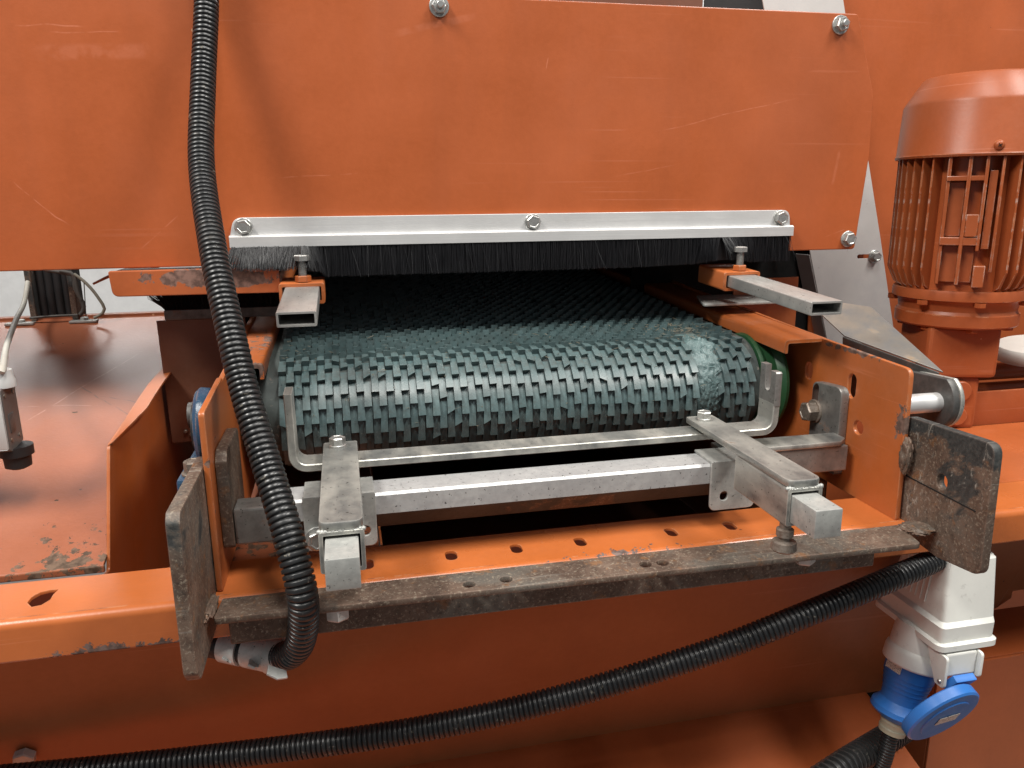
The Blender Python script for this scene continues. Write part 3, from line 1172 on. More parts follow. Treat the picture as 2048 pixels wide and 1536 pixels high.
ncol = int((BX1 - .003 - CX0) / CW)
S_START, S_END = -.62, math.pi * RB * .93
rows = int((S_END - S_START) / PS) + 1
cands = []
for c in range(ncol):
    x = CX0 + CW * (c + .5)
    for r in range(rows):
        s = S_START + PS * r + (PS / 2 if c % 2 else 0)
        if s + PS > S_END + PS * .5:
            continue
        mid = belt_point(s + PS * .7, HC)
        mid.x = x
        a = (s + PS * .7) / RB
        # the glue smear took three columns of cleats off the nose
        if .344 < x < .368 + .004 * math.sin(s * 90) and -.035 < s + PS * .5 < math.pi * RB * .80:
            continue
        v = mid - EYE
        if s < 0:
            nn = nrm
        else:
            nn = nrm * math.cos(min(a, math.pi)) - up * math.sin(min(a, math.pi))
        size = max(0.02, -(nn.dot(v)) / v.length + .25) / v.length ** 2
        cands.append((size, c, r, x, s))
cands.sort(key=lambda q: -q[0])
cache = {}
VARS = [(0, 0, 4, 0, 0), (.0006, .08, 4, .0004, .0008), (.0002, .05, 4, -.0005, -.0003), (.0014, .20, 4, .0002, .0015), (.0005, .95, 4, 0, .0006), (.0010, -.7, 4, -.0003, .0004), (.0022, .4, 4, .0006, .0026)]
WTS = (.30, .20, .20, .12, .07, .07, .04)


def cleat_mesh(s, var):
    k = (round(s, 5), var)
    if k not in cache:
        V, Fc = cleat(s, *VARS[var])
        me = bpy.data.meshes.new("cleat")
        me.from_pydata(V, [], Fc)
        me.materials.append(M['belt'])
        finish(me, 24)
        cache[k] = me
    return cache[k]


for size, c, r, x, s in cands[:300]:
    var = random.choices(range(7), WTS)[0]
    link_mesh("cleat", cleat_mesh(s, var), M['belt'], belt, loc=(x, 0, 0))
V, Fc = [], []
for size, c, r, x, s in cands[300:]:
    var = random.choices(range(7), WTS)[0]
    v_, f_ = cleat(s, *VARS[var])
    b0 = len(V)
    V += [(x + q[0], q[1], q[2]) for q in v_]
    Fc += [tuple(b0 + k for k in q) for q in f_]
me = bpy.data.meshes.new("cleats")
me.from_pydata(V, [], Fc)
finish(me, 24)
link_mesh("cleats", me, M['belt'], belt, kind='stuff')

# lumpy glue smear round the nose
V, Fc = [], []
nu, nv = 90, 30
from mathutils import noise as mnoise
for i in range(nu):
    s = -.030 + (math.pi * RB * .80 + .030) * i / (nu - 1)
    for j in range(nv):
        t = j / (nv - 1)
        wob = .006 * mnoise.noise(Vector((i * .16, 3.1, 0)))
        x = .3425 + wob + t * (.0300 + .007 * mnoise.noise(Vector((i * .19, 9.1, 0))))
        e = min(1, 6 * min(t, 1 - t)) * min(1, 5 * min(i / nu, 1 - i / nu))
        h = -.0006 + e * (.0024 + .0028 * abs(mnoise.noise(Vector((x * 260, s * 260, 1)))) + .0014 * mnoise.noise(Vector((x * 700, s * 700, 4))))
        q = belt_point(s, h)
        V.append((x, q.y, q.z))
for i in range(nu - 1):
    for j in range(nv - 1):
        a = i * nv + j
        Fc.append((a, a + nv, a + nv + 1, a + 1))
me = bpy.data.meshes.new("glue_smear")
me.from_pydata(V, [], Fc)
finish(me, 60)
link_mesh("glue_smear", me, M['smear'], belt)

# chaff and straw dust lying on the belt
V, Fc = [], []
for i in range(420):
    x = rng.uniform(-.06, .40)
    s = rng.uniform(-.22, .05) if rng.random() < .8 else rng.uniform(0, .12)
    if rng.random() < .35:
        x = rng.normal(.355, .02)
        s = rng.uniform(-.06, .01)
    q = belt_point(s, .0042 + rng.uniform(-.0005, .0012))
    a = rng.uniform(0, math.pi)
    L, w_ = rng.uniform(.0006, .0042), rng.uniform(.00012, .0005)
    d = Vector((math.cos(a), math.sin(a), rng.uniform(-.3, .3))) * L
    e = Vector((-math.sin(a), math.cos(a), 0)) * w_
    c = Vector((x, q.y, q.z))
    b0 = len(V)
    for k in (c - d - e, c + d - e, c + d + e, c - d + e):
        V.append(tuple(k))
    V.append(tuple(c + Vector((0, 0, w_))))
    Fc += [(b0, b0 + 1, b0 + 4), (b0 + 1, b0 + 2, b0 + 4), (b0 + 2, b0 + 3, b0 + 4), (b0 + 3, b0, b0 + 4)]
me = bpy.data.meshes.new("chaff")
me.from_pydata(V, [], Fc)
M['chaff'] = plastic("chaff", (.13, .11, .075), .7)
o = link_mesh("chaff", me, M['chaff'])
o['kind'] = 'stuff'
o['label'] = "straw dust and chaff scattered on the belt cleats"

roller = thing("belt_roller", "roller with green painted ends inside the nose of the belt", "roller", (.17, YC, ZC))
link_mesh("drum", lathe_mesh("drum", [(0, .0), (0, .0448), (.484, .0448), (.484, 0)], (BX0 + .004, YC, ZC), (1, 0, 0), 40), M['dark_steel'], roller)
link_mesh("end_disc", lathe_mesh("end_disc", [(0, .0), (0, .0515), (.0035, .0525), (.006, .0515), (.0075, .049), (.020, .047), (.026, .053), (.029, .053), (.029, 0)], (BX1 + .0018, YC, ZC), (1, 0, 0), 56), M['green'], roller)
link_mesh("end_disc", lathe_mesh("end_disc", [(0, 0), (0, .0515), (.0055, .0525), (.0085, .0515), (.0085, 0)], (BX0 - .0018, YC, ZC), (-1, 0, 0), 56), M['green'], roller)
link_mesh("axle", lathe_mesh("axle", [(0, 0), (0, .0125), (.62, .0125), (.62, 0)], (-.150, YC, ZC), (1, 0, 0), 28), M['dark_steel'], roller)

# blue bearing outside the left plate
bear = thing("bearing_block", "chipped blue bearing block outside the left side plate", "bearing", (-.135, -.10, -.245))
cB = at(402, 850, X=-.1165)
cy, cz = cB.y + .012, at(395, 840, X=-.125).z
link_mesh("housing", lathe_mesh("housing", [(0, 0), (0, .028), (.003, .0305), (.011, .0315), (.014, .029), (.014, 0)], (-.1060, cy, cz), (-1, 0, 0), 48), M['blue_paint'], bear)
link_mesh("seal_ring", lathe_mesh("seal_ring", [(0, .0), (0, .021), (.003, .020), (.003, .0)], (-.1202, cy, cz), (-1, 0, 0), 40), M['black'], bear)
zf = at(370, 940, X=-.13).z
box("foot", -.132, -.108, cy - .048, cy + .045, cz - .050, cz - .027, M['blue_paint'], bear, .003)
bolt(bear, (-.120, cy - .036, cz - .0268), (0, 0, 1), M['bolt_old'], af=.0135, hh=.009, wr=.0095, wt=.0018)

# ================================================================== GUIDE BAR (U), HOLDER BAR, ARMS
guide = thing("guide_bar", "bare steel strap bent up at both ends in front of the belt nose", "guide bar", (.16, -.19, -.21))


def strap_section(path, y0, y1, name, mat, parent, th=.0062, notch=None):
    """Flat strap bent in the XZ plane; path is its outer line."""
    P = [Vector((p[0], p[1])) for p in path]
    n = len(P)
    inner = []
    for i in range(n):
        a = P[max(i - 1, 0)]
        b = P[min(i + 1, n - 1)]
        d = (b - a).normalized()
        inner.append(P[i] + Vector((-d.y, d.x)) * th)
    bm = bmesh.new()
    e = .0007
    sec = []
    for i in range(n):
        o_, q_ = P[i], inner[i]
        dv = (q_ - o_).normalized() * e
        sec.append([bm.verts.new((p.x, y, p.y)) for p, y in
                    ((o_, y0 + e), (o_ + dv, y0), (q_ - dv, y0), (q_, y0 + e), (q_, y1 - e), (q_ - dv, y1), (o_ + dv, y1), (o_, y1 - e))])
    for a, b in zip(sec, sec[1:]):
        for k in range(8):
            bm.faces.new((a[k], a[(k + 1) % 8], b[(k + 1) % 8], b[k]))
    bm.faces.new(sec[0])
    bm.faces.new(sec[-1])
    return link_mesh(name, bm_mesh(bm, name, 25), mat, parent)


def arc(cx, cz, r, a0, a1, n=8):
    return [(cx + r * math.cos(math.radians(a0 + (a1 - a0) * k / n)), cz + r * math.sin(math.radians(a0 + (a1 - a0) * k / n))) for k in range(n + 1)]


UB = -.2105
UY0, UY1 = -.200, -.174
path = [(-.0515, -.146)] + arc(-.0510 + .014, UB + .014, .014, 180, 270) + arc(.3760 - .014, UB + .014, .014, 270, 360) + [(.3765, -.182)]
strap_section(path, UY0, UY1, "bent_strap", M['galv'], guide)
# forked right end
zt = -.153
fork = [(UY0 + a, zt + b) for a, b in ((0, -.030), (0, -.001), (.0010, 0), (.0080, 0), (.0080, -.014), (.0095, -.0180), (.0130, -.0195), (.0165, -.0180), (.0180, -.014), (.0180, .004), (.0260, .004), (.0260, -.030))]
plate_x("forked_end", fork, .3703, .0061, M['bare'], guide)

holder = thing("holder_bar", "scuffed aluminium bar with chamfered underside between two bolted steel brackets", "bar", (.18, -.22, -.235))
sec = [(-.2345, -.2195), (-.2365, -.2215), (-.2365, -.2365), (-.2230, -.2525), (-.2070, -.2525), (-.2070, -.2195)]
bm = bmesh.new()
a = [bm.verts.new((-.062, y, z)) for y, z in sec]
b = [bm.verts.new((.334, y, z)) for y, z in sec]
for k in range(len(sec)):
    bm.faces.new((a[k], a[(k + 1) % len(sec)], b[(k + 1) % len(sec)], b[k]))
bm.faces.new(a)
bm.faces.new(b)
me = bm_mesh(bm, "bar_body", 20)
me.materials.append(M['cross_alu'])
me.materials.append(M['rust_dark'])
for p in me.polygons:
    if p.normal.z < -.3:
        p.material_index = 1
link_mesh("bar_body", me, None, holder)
# right bracket: plate on the side plate, with a foot welded across
XB = XR - .0092
hs = slot2(*(at(1630, 800, X=XB).y, at(1632, 806, X=XB).z), .0100, .040)
br = [at(p[0], p[1], X=XB).yz for p in ((1627, 764), (1683, 778), (1694, 962), (1627, 975))]
plate_x("end_bracket", [br[0], br[1], (br[1][0], -.2620), (br[0][0], -.2620)], XB, .0088, M['bare'], holder, [hs], r=[.010, .009, .003, .003], bevel=.0011,
        label="right end bracket with slot")
plate_z("bracket_foot", [(.3250, -.2010), (XB - .010, -.2010), (XB - .0004, -.1925), (XB - .0004, -.1760), (.3250, -.1760)], -.2215, .0050, M['galv'], holder, r=[0, .006, .004, 0, 0], bevel=.0012)
box("bracket_web", .3250, XB - .0003, -.2005, -.1850, -.2515, -.2268, M['bare'], holder, .0015)
bolt(holder, (XB, at(1630, 822, X=XB).y, at(1630, 822, X=XB).z), (-1, 0, 0), M['bolt_old'], af=.0175, hh=.010, wr=.0118, wt=.0022, spin=.2)
# left bracket
bl0 = at(470, 850, X=XL + .0003)
plate_x("end_bracket", [(-.170, -.178), (-.2300, -.178), (-.2365, -.185), (-.2365, -.2520), (-.170, -.2520)], XL + .0003, .0085, M['rust'], holder, r=[.006, .008, .004, .003, .003], bevel=.0011,
        label="left end bracket streaked with rust")
box("bracket_foot", XL + .0092, -.0625, -.2362, -.212, -.2515, -.2225, M['bare'], holder, .002)


def arm(x0, x1, y_b, y_f, zt, saddle, lab, bolt_side, foot):
    w_ = x1 - x0
    a = thing("bar_clamp", lab, "clamp arm", ((x0 + x1) / 2, y_f, zt), "zinc clamp arms on the holder bar")
    cx = (x0 + x1) / 2
    plate_z("arm_strap", [(x0, y_b), (x0, y_f), (x1, y_f), (x1, y_b)], zt, .0058, M['galv'], a, r=[.001, .006, .006, .001], bevel=.0012)
    me = rect_tube_mesh("sleeve", w_ + .0035, .0285, .0028, .075, .002)
    link_mesh("sleeve", me, M['galv'], a, loc=(cx, y_f + .074, zt - .0060))
    bm = bmesh.new()
    bm_box(bm, cx - .0103, cx + .0103, y_f - .030, y_f + .05, zt - .0315, zt - .0110, .0008)
    link_mesh("inner_bar", bm_mesh(bm, "inner_bar"), M['galv_dull'], a)
    bolt(a, (cx - .002, -.1885, zt), (0, 0, 1), M['bolt'], af=.0115, hh=.0058, wr=.0072, wt=.0022, spin=.1)
    # saddle hugging the holder bar
    sx0, sx1 = saddle
    zb = -.2600
    hx = sx1 - .008 if bolt_side < 0 else sx0 + .012
    hxb = sx0 + .010
    hl_ = [slot2(hx, zb + .0120, .0085, .0095)]
    plate_y("saddle_front", [(sx0, zb), (sx1, zb), (sx1, -.2172), (sx0, -.2172)], -.2395, .0028, M['galv_dull'], a, hl_, r=[.005, .005, .001, .001])
    box("saddle_top", sx0, sx1, -.2366, -.204, -.2193, -.2168, M['galv_dull'], a, .0007)
    if bolt_side < 0:
        bolt(a, (hxb - .001, -.2396, zb + .0100), (0, -1, 0), M['bolt'], af=.0135, hh=.0055, wr=.0098, wt=.0018, spin=.35)
    if foot:
        prof = [(0, .0042), (.004, .0042), (.005, .0062), (.010, .0062), (.0108, .0042), (.013, .0042), (.0145, .0085), (.0200, .0095), (.0215, .0080), (.0225, .002)]
        q = Vector((x0 + .003, y_f + .006, zt - .0345))
        link_mesh("set_screw", lathe_mesh("set_screw", prof, q, (0, 0, -1), 18, 40), M['bolt_old'], a)
    bm = bmesh.new()
    for i in range(14):
        t = i / 13
        bmesh.ops.create_icosphere(bm, subdivisions=1, radius=.0016 + rng.uniform(0, .0006), matrix=Matrix.Translation((x0 - .0012 + (w_ + .0024) * t, y_f + .0006, zt - .0064)))
    link_mesh("weld_bead", bm_mesh(bm, "weld_bead", 70), M['galv_dull'], a)
    return a


arm(-.0235, .0015, -.176, -.3420, -.1945, (-.0400, .0130), "left zinc clamp arm on the holder bar, nearest the black hose", -1, False)
arm(.2985, .3225, -.176, -.3440, -.1950, (.2930, .3330), "right zinc clamp arm with a set screw underneath its sleeve", 1, True)

# ================================================================== RUSTY MOUNTING BRACKET
rb = thing("mounting_bracket", "rusty steel crossbar with upright end plates bolted to the front of the frame", "bracket", (.17, -.29, -.30))
hx = []
for q in ((938, 1168), (1012, 1158), (1291, 1128), (1325, 1125)):
    p = at(q[0], q[1], Z=-.2725)
    hx.append(slot2(p.x, p.y, .0112, .0112))
plate_z("flat_bar", [(-.0985, -.3025), (.4400, -.3125), (.4470, -.2785), (-.0965, -.2765)], -.2725, .0050, M['rust'], rb, hx, r=[.002, .004, .001, .001], bevel=.0011)
box("lower_angle", -.0925, .4180, -.2900, -.2840, -.3015, -.2778, M['rust'], rb, .0012)
box("lower_leaf", -.0925, .4180, -.2836, -.2672, -.2825, -.2777, M['rust'], rb, .0005)
for q in ((675, 1222), (1610, 1122)):
    p = at(q[0], q[1], Y=-.297)
    bolt(rb, (p.x, -.2955, -.2774), (0, 0, -1), M['zinc'], af=.0150, hh=.0095, wr=0, wt=0, spin=.5, name="hex_nut")
XP = .4672
rp = [at(p[0], p[1], X=XP).yz for p in ((1812, 834), (1988, 892), (1957, 1150), (1872, 1112), (1799, 1056))]
hp = at(1883, 964, X=XP)
plate_x("end_plate", [rp[0], rp[1], rp[2], rp[3], rp[4]], XP, .0082, M['rust_plate'], rb, [slot2(hp.y, hp.z, .0135, .0150)], r=[.006, .009, .008, .012, .002], bevel=.0012,
        label="right end plate, slate grey above and rusty below")
# saw cut half way down the right plate
c0, c1 = at(1806, 946, X=XP), at(1952, 1022, X=XP)
d = (c1 - c0)
sheet4("saw_cut", [c0 + Vector((-.0003, 0, 0)), c1 + Vector((-.0003, 0, 0)), c1 + Vector((-.0003, 0, -.0008)), c0 + Vector((-.0003, 0, -.0010))], .0004, M['void'], rb, bevel=0.00005)
XPL = -.1049
lp = [at(p[0], p[1], X=XPL).yz for p in ((420, 925), (364, 1026), (417, 1336), (441, 1232))]
plate_x("end_plate", [(lp[0][0], -.183), (-.3330, -.183), (-.3370, -.188), (-.3380, -.2900), (-.330, -.2985), (-.226, -.2985)], XPL - .0088, .0088, M['rust_plate_left'], rb, r=[.004, .003, .004, .006, .006, .003], bevel=.0012,
        label="left end plate, brown with scraped rust")
lump("weld_bead", (XPL + .0015, -.2870, -.2722), (.0042, .0165, .0036), M['rust'], rb, .3, 3.2, 5)
lump("weld_bead", (.4560, -.2890, -.2718), (.0140, .0120, .0034), M['rust'], rb, .3, 3.2, 9)

# ================================================================== MAIN BEAM
beam = thing("frame_beam", "long orange frame beam with slotted top running across the whole front", "frame beam", (.2, -.24, -.30))
hs = []
for q in ((735, 1128), (902, 1110), (1033, 1098), (1160, 1083), (1343, 1065), (1460, 1052)):
    p = at(q[0], q[1], Z=-.278)
    hs.append(slot2(p.x, -.2355, .0098, .0168))
p = at(82, 1196, Z=-.278)
me = plate_mesh("beam_top", [Vector(q) for q in [(-.75, -.2600), (1.3, -.2600), (1.3, -.2050), (-.75, -.2050)]], hs + [[Vector((p.x + a, p.y + b)) for a, b in ((-.0020, -.0125), (.0040, -.0110), (.0075, -.004), (.0070, .004), (.0085, .0115), (.0020, .0120), (-.0040, .0095), (-.0075, .003), (-.0075, -.005))]], .0025, (0, 0, -.278), (1, 0, 0), (0, 1, 0), .0002)
link_mesh("top_web", me, M['orange_beam'], beam)
# rounded front fold and front web
bm = bmesh.new()
prof = [(-.2600, -.2780)] + [(-.2600 - .0060 * math.sin(math.radians(a)), -.2840 + .0060 * math.cos(math.radians(a))) for a in range(9, 91, 9)] + [(-.2660, -.3075), (-.2648, -.3090), (-.2625, -.3090), (-.2620, -.3075), (-.2620, -.2845), (-.2600, -.2820)]
a = [bm.verts.new((-.75, y, z)) for y, z in prof]
b = [bm.verts.new((1.3, y, z)) for y, z in prof]
for k in range(len(prof)):
    bm.faces.new((a[k], a[(k + 1) % len(prof)], b[(k + 1) % len(prof)], b[k]))
bm.faces.new(a)
bm.faces.new(b)
link_mesh("front_web", bm_mesh(bm, "front_web", 35), M['orange_beam'], beam)
box("rear_web", -.75, 1.3, -.2088, -.2050, -.3300, -.2822, M['orange_dull'], beam, .0005)
box("welded_tab", at(357, 1189, Z=-.278).x, -.112, -.262, -.240, -.2778, -.2745, M['orange_beam'], beam, .0006)

# ================================================================== LOWER PANELS
low = thing("lower_panel", "wide shaded orange panel below the frame beam", "machine panel", (.2, -.17, -.55))
zt_, zb_ = -.300, -.5560
yt_, yb_ = -.200, -.1300
sheet4("panel_sheet", [(-.9, yb_, zb_), (.615, yb_, zb_), (.615, yt_, zt_), (-.9, yt_, zt_)], .003, M['orange_dull'], low)
sheet4("bottom_ledge", [(-.9, -.50, -.668), (.557, -.50, -.668), (.557, yb_ + .02, zb_ + .008), (-.9, yb_ + .02, zb_ + .008)], .003, M['orange'], low)
pb = at(62, 1490, Y=-.146)
tt = (pb.z - zt_) / (zb_ - zt_)
nl = Vector((0, -(zt_ - zb_), (yt_ - yb_))).normalized()
bolt(low, (pb.x, yt_ + (yb_ - yt_) * tt - .0005, pb.z), nl, M['zinc'], af=.0160, hh=.007, wr=0, spin=.3)

cab = thing("side_cabinet", "orange box cabinet at the lower right behind the blue plug", "cabinet", (.75, -.1, -.6))
xc = .5850
box("front_panel", xc, 1.3, -.2000, -.1970, -.95, -.4815, M['orange'], cab, .001)
box("top_panel", xc + .0035, 1.3, -.1966, -.116, -.4835, -.4810, M['orange'], cab, .001)
box("side_panel", xc, xc + .0030, -.1965, .1, -.95, -.4840, M['orange'], cab, .0008)
gus = thing("gusset_plate", "brown orange gusset in the gap above the lower right cabinet", "gusset", (.75, -.09, -.42))
g0 = [at(p[0], p[1], Y=-.10) for p in ((1940, 1090), (2060, 1080), (2060, 1112), (1992, 1216), (1940, 1216))]
plate_y("gusset_sheet", [(q.x, q.z) for q in g0], -.10, .003, M['orange_dull'], gus)
g1 = [at(p[0], p[1], Y=-.094) for p in ((1992, 1216), (2022, 1196), (2025, 1182), (2100, 1170), (2100, 1060), (2040, 1100))]
plate_y("stiffener", [(q.x, q.z) for q in g1], -.094, .003, M['orange_dull'], gus)

# ================================================================== LEFT HOPPER
hop = thing("hopper_chute", "glossy worn orange sloping hopper sheet at the left", "hopper", (-.3, 0, -.28))
PH = math.radians(17)
y0h, z0h = -.1900, -.2795


def hz(y):
    return z0h + (y - y0h) * math.tan(PH)


ytop = .262
xr = -.1985
xt = at(313, 650, Y=.20).x
# sheet and its turned edge
sheet4("sloping_sheet", [(-.80, y0h, hz(y0h)), (-.1997, y0h, hz(y0h)), (-.1997, ytop, hz(ytop)), (-.80, ytop, hz(ytop))], .003, M['hopper'], hop)
box("front_lip", -.80, -.1972, y0h - .0030, y0h + .0006, hz(y0h) - .0030, hz(y0h) + .0028, M['hopper'], hop, .001)
box("top_lip", -.80, -.1997, ytop - .002, ytop + .012, hz(ytop) - .004, hz(ytop) + .003, M['hopper'], hop, .0012)
# side wall with diagonal top and turned flange
wp = [at(p[0], p[1], X=xr).yz for p in ((217, 1142), (217, 893), (300, 768), (345, 722), (392, 688))]
plate_x("side_wall", [wp[0], wp[1], wp[2], wp[3], wp[4], (.70, wp[4][1]), (.70, -.46), (-.148, -.46), (-.2028, -.2830)], xr - .0015, .0030, M['orange_worn'], hop, r=[.004, .006, .03, .03, 0, 0, 0, 0, 0], bevel=.001)
fp = [Vector((xr, q[0], q[1])) for q in wp[1:]]
V, Fc = [], []
for q, wf in zip(spline(fp, .004), np.linspace(.006, .020, 200)):
    i = len(V)
    V += [(xr - .001, q.y, q.z + .0005), (xr + .0015 + min(.012, (q.y - fp[0].y) * .14 + .001), q.y + .001, q.z + .0025), (xr + .0015 + min(.012, (q.y - fp[0].y) * .14 + .001), q.y + .0026, q.z + .0005), (xr - .001, q.y + .002, q.z - .002)]
    if i:
        for k in range(4):
            Fc.append((i - 4 + k, i - 4 + (k + 1) % 4, i + (k + 1) % 4, i + k))
me = bpy.data.meshes.new("wall_flange")
me.from_pydata(V, [], Fc)
finish(me, 30)
link_mesh("wall_flange", me, M['orange_worn'], hop)
# shaded back plate between the hopper and the conveyor
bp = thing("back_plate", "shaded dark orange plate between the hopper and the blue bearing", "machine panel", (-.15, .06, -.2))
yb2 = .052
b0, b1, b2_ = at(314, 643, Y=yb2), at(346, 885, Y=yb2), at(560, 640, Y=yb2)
plate_y("plate_sheet", [(b1.x, b1.z), (XL - .006, b1.z + .002), (XL - .006, b0.z), (b0.x, b0.z)], yb2, .0025, M['orange_shaded'], bp, bevel=.0008)
for q in ((372, 862), (384, 868)):
    p = at(q[0], q[1], Y=yb2)
    link_mesh("screw_tip", lathe_mesh("screw_tip", [(0, 0), (0, .0022), (.003, .0022), (.004, .001)], (p.x, yb2, p.z), (0, -1, 0), 12), M['bolt_old'], bp)
# trough floor under the conveyor
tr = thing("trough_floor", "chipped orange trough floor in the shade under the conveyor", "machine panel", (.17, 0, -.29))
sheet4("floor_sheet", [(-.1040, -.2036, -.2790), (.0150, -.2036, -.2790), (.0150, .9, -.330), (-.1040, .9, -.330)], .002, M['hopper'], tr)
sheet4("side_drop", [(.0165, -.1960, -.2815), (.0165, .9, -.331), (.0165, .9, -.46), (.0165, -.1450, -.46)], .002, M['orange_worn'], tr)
sheet4("far_side", [(.4655, -.1500, -.2790), (.4655, .9, -.2790), (.4655, .9, -.50), (.4655, -.1500, -.42)], .002, M['orange_shaded'], tr)
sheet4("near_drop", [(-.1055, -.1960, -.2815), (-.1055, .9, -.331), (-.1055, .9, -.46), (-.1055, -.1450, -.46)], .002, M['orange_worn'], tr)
sheet4("left_floor", [(-.1970, -.1600, -.42), (-.1080, -.1600, -.42), (-.1080, .9, -.46), (-.1970, .9, -.46)], .002, M['orange_shaded'], tr)  # added dark floor left of the conveyor, shade in its colour
sheet4("lower_floor", [(.0190, -.1600, -.42), (.4640, -.1600, -.42), (.4640, .9, -.46), (.0190, .9, -.46)], .002, M['orange_shaded'], tr)  # added deep floor, set low and coloured dark to give the trough its shade

# strut with ribbed rubber, wires
yst = .255
st = thing("support_strut", "upright strut with black ribbed rubber between hopper and cover", "strut", tuple(at(100, 640, Y=yst)))
s0, s1 = at(62, 642, Y=yst), at(150, 638, Y=yst)
t0, t1 = at(46, 530, Y=yst), at(136, 530, Y=yst)
for xa, xb in ((s0.x, s0.x + .007), (s1.x - .003, s1.x + .004)):
    box("channel_edge", xa, xb, yst, yst + .03, s0.z, t0.z + .05, M['rust_dark'], st, .0008)
wst = (s1.x - s0.x - .011) / 4
for k in range(4):
    xk = s0.x + .0085 + wst * (k + .5)
    link_mesh("rubber_rib", lathe_mesh("rubber_rib", [(0, 0), (0, wst * .55), (.13, wst * .55), (.13, 0)], (xk, yst + .012, s0.z - .002), (0, 0, 1), 20, 60), M['black'], st)
for xk in (s0.x - .010, s1.x + .012):
    box("foot_tab", xk - .016, xk + .016, yst - .012, yst + .008, s0.z - .0035, s0.z - .0005, M['galv_dull'], st, .0008)
    link_mesh("foot_screw", lathe_mesh("foot_screw", [(0, 0), (0, .005), (.003, .0045), (.004, .002)], (xk, yst - .003, s0.z - .0006), (0, 0, 1), 14), M['galv_dull'], st)
tube("binding_wire", [at(60, 636, Y=yst - .006), at(110, 632, Y=yst - .008), at(158, 630, Y=yst - .004)], .0016, M['dark_cable'], st)
wires = thing("cable_loop", "loose grey cables looping down beside the ribbed strut", "cable", tuple(at(170, 630, Y=yst)))
yw = yst - .012
tube("cable", [at(q[0], q[1], Y=yw) for q in ((90, 540), (125, 545), (148, 552), (150, 575), (163, 600), (168, 618), (160, 630))], .0026, M['dark_cable'], wires)
tube("cable", [at(q[0], q[1], Y=yw - .002) for q in ((148, 548), (165, 560), (185, 580), (203, 605), (209, 617), (204, 628), (192, 634), (180, 640))], .0019, M['cable_grey'], wires)
tube("cable", [at(q[0], q[1], Y=yw - .001) for q in ((120, 542), (146, 548), (152, 565), (158, 590), (166, 605))], .0023, M['dark_cable'], wires)
tube("thin_wire", [at(q[0], q[1], Y=yw) for q in ((168, 566), (170, 600), (172, 634))], .0006, M['dark_cable'], wires)

# switch box
sb = thing("switch_box", "grey junction box with cable glands cut off by the left edge", "junction box", tuple(at(10, 900, Y=-.12)))
ys = -.130
e0, e1 = at(2, 780, Y=ys), at(3, 903, Y=ys)
yb_s = at(35, 806, X=e0.x).y
plate_x("box_body", [(ys, e1.z), (ys + .004, e1.z - .001), (yb_s, e1.z + .002), (yb_s, e0.z), (ys, e0.z)], e0.x - .10, .10, M['grey_plastic'], sb, r=.002)
box("lid", e0.x - .098, e0.x - .001, ys - .002, ys - .0004, e1.z + .001, e0.z - .001, M['pale_grey'], sb, .0015)
xg = at(4, 760, Y=ys + .012).x
link_mesh("cable_gland", lathe_mesh("cable_gland", [(0, .0), (0, .0095), (.006, .0095), (.008, .0085), (.014, .0080), (.016, .004)], (xg, ys + .012, e0.z), (0, 0, 1), 20), M['pale_grey'], sb)
link_mesh("cable_gland", lathe_mesh("cable_gland", [(0, .0), (0, .013), (.008, .013), (.009, .0105), (.018, .0100), (.020, .006)], (xg, ys + .016, e1.z), (0, 0, -1), 20), M['black'], sb)
for zz in (e0.z - .006, e1.z + .008):
    link_mesh("lid_screw", lathe_mesh("lid_screw", [(0, 0), (0, .0016), (.0008, .0016)], (e0.x, ys + .004, zz), (1, 0, 0), 12), M['bolt_old'], sb)
    link_mesh("lid_screw", lathe_mesh("lid_screw", [(0, 0), (0, .0016), (.0008, .0016)], (e0.x, yb_s - .006, zz), (1, 0, 0), 12), M['bolt_old'], sb)
pm = at(24, 845, X=e0.x)
box("embossed_mark", e0.x - .0002, e0.x + .0006, pm.y - .005, pm.y + .005, pm.z - .008, pm.z + .008, M['dark_steel'], sb, .0003)
cab1 = tube("signal_cable", [(xg, ys + .012, e0.z + .012), at(6, 735, Y=ys + .012), at(14, 690, Y=0.02), at(32, 640, Y=.14), at(48, 606, Y=.22), at(56, 560, Y=.25)], .0028, M['cable'])
tag(cab1, "pale cable rising from the junction box gland to the strut", "cable")

# ================================================================== RIGHT SIDE: SHEETS, MOTOR, LINK
rear = thing("rear_panel", "large plain orange panel behind the motor at the right", "machine panel", (.9, .22, -.1))
plate_y("panel_sheet", [(.660, .60), (1.6, .60), (1.6, -.90), (.700, -.90)], .225, .003, M['orange'], rear)
strip = thing("grey_sheet", "slanted pale grey sheet metal strip between the cover and rear panel", "sheet metal", (.68, .20, -.1))
ysg = .200
gp = [at(p[0], p[1], Y=ysg) for p in ((1505, -90), (1672, -90), (1686, 0), (1761, 480), (1790, 680), (1668, 740), (1655, 680), (1622, 510), (1526, 0))]
sl_c = at(1728, 513, Y=ysg)
plate_y("sheet_body", [(q.x, q.z) for q in gp], ysg, .002, M['sheet'], strip, [slot2(sl_c.x, sl_c.z, .0230, .0070)])
bp_ = at(1748, 513, Y=ysg)
bolt(strip, bp_, (0, -1, 0), M['bolt'], af=.0125, hh=.007, wr=.0095, wt=.002, spin=.3)
box("orange_stud", sl_c.x - .005, sl_c.x + .004, ysg + .006, ysg + .012, sl_c.z - .004, sl_c.z + .004, M['orange'], strip, .001)
e_ = [at(p[0], p[1], Y=ysg) for p in ((1622, 510), (1668, 740))]
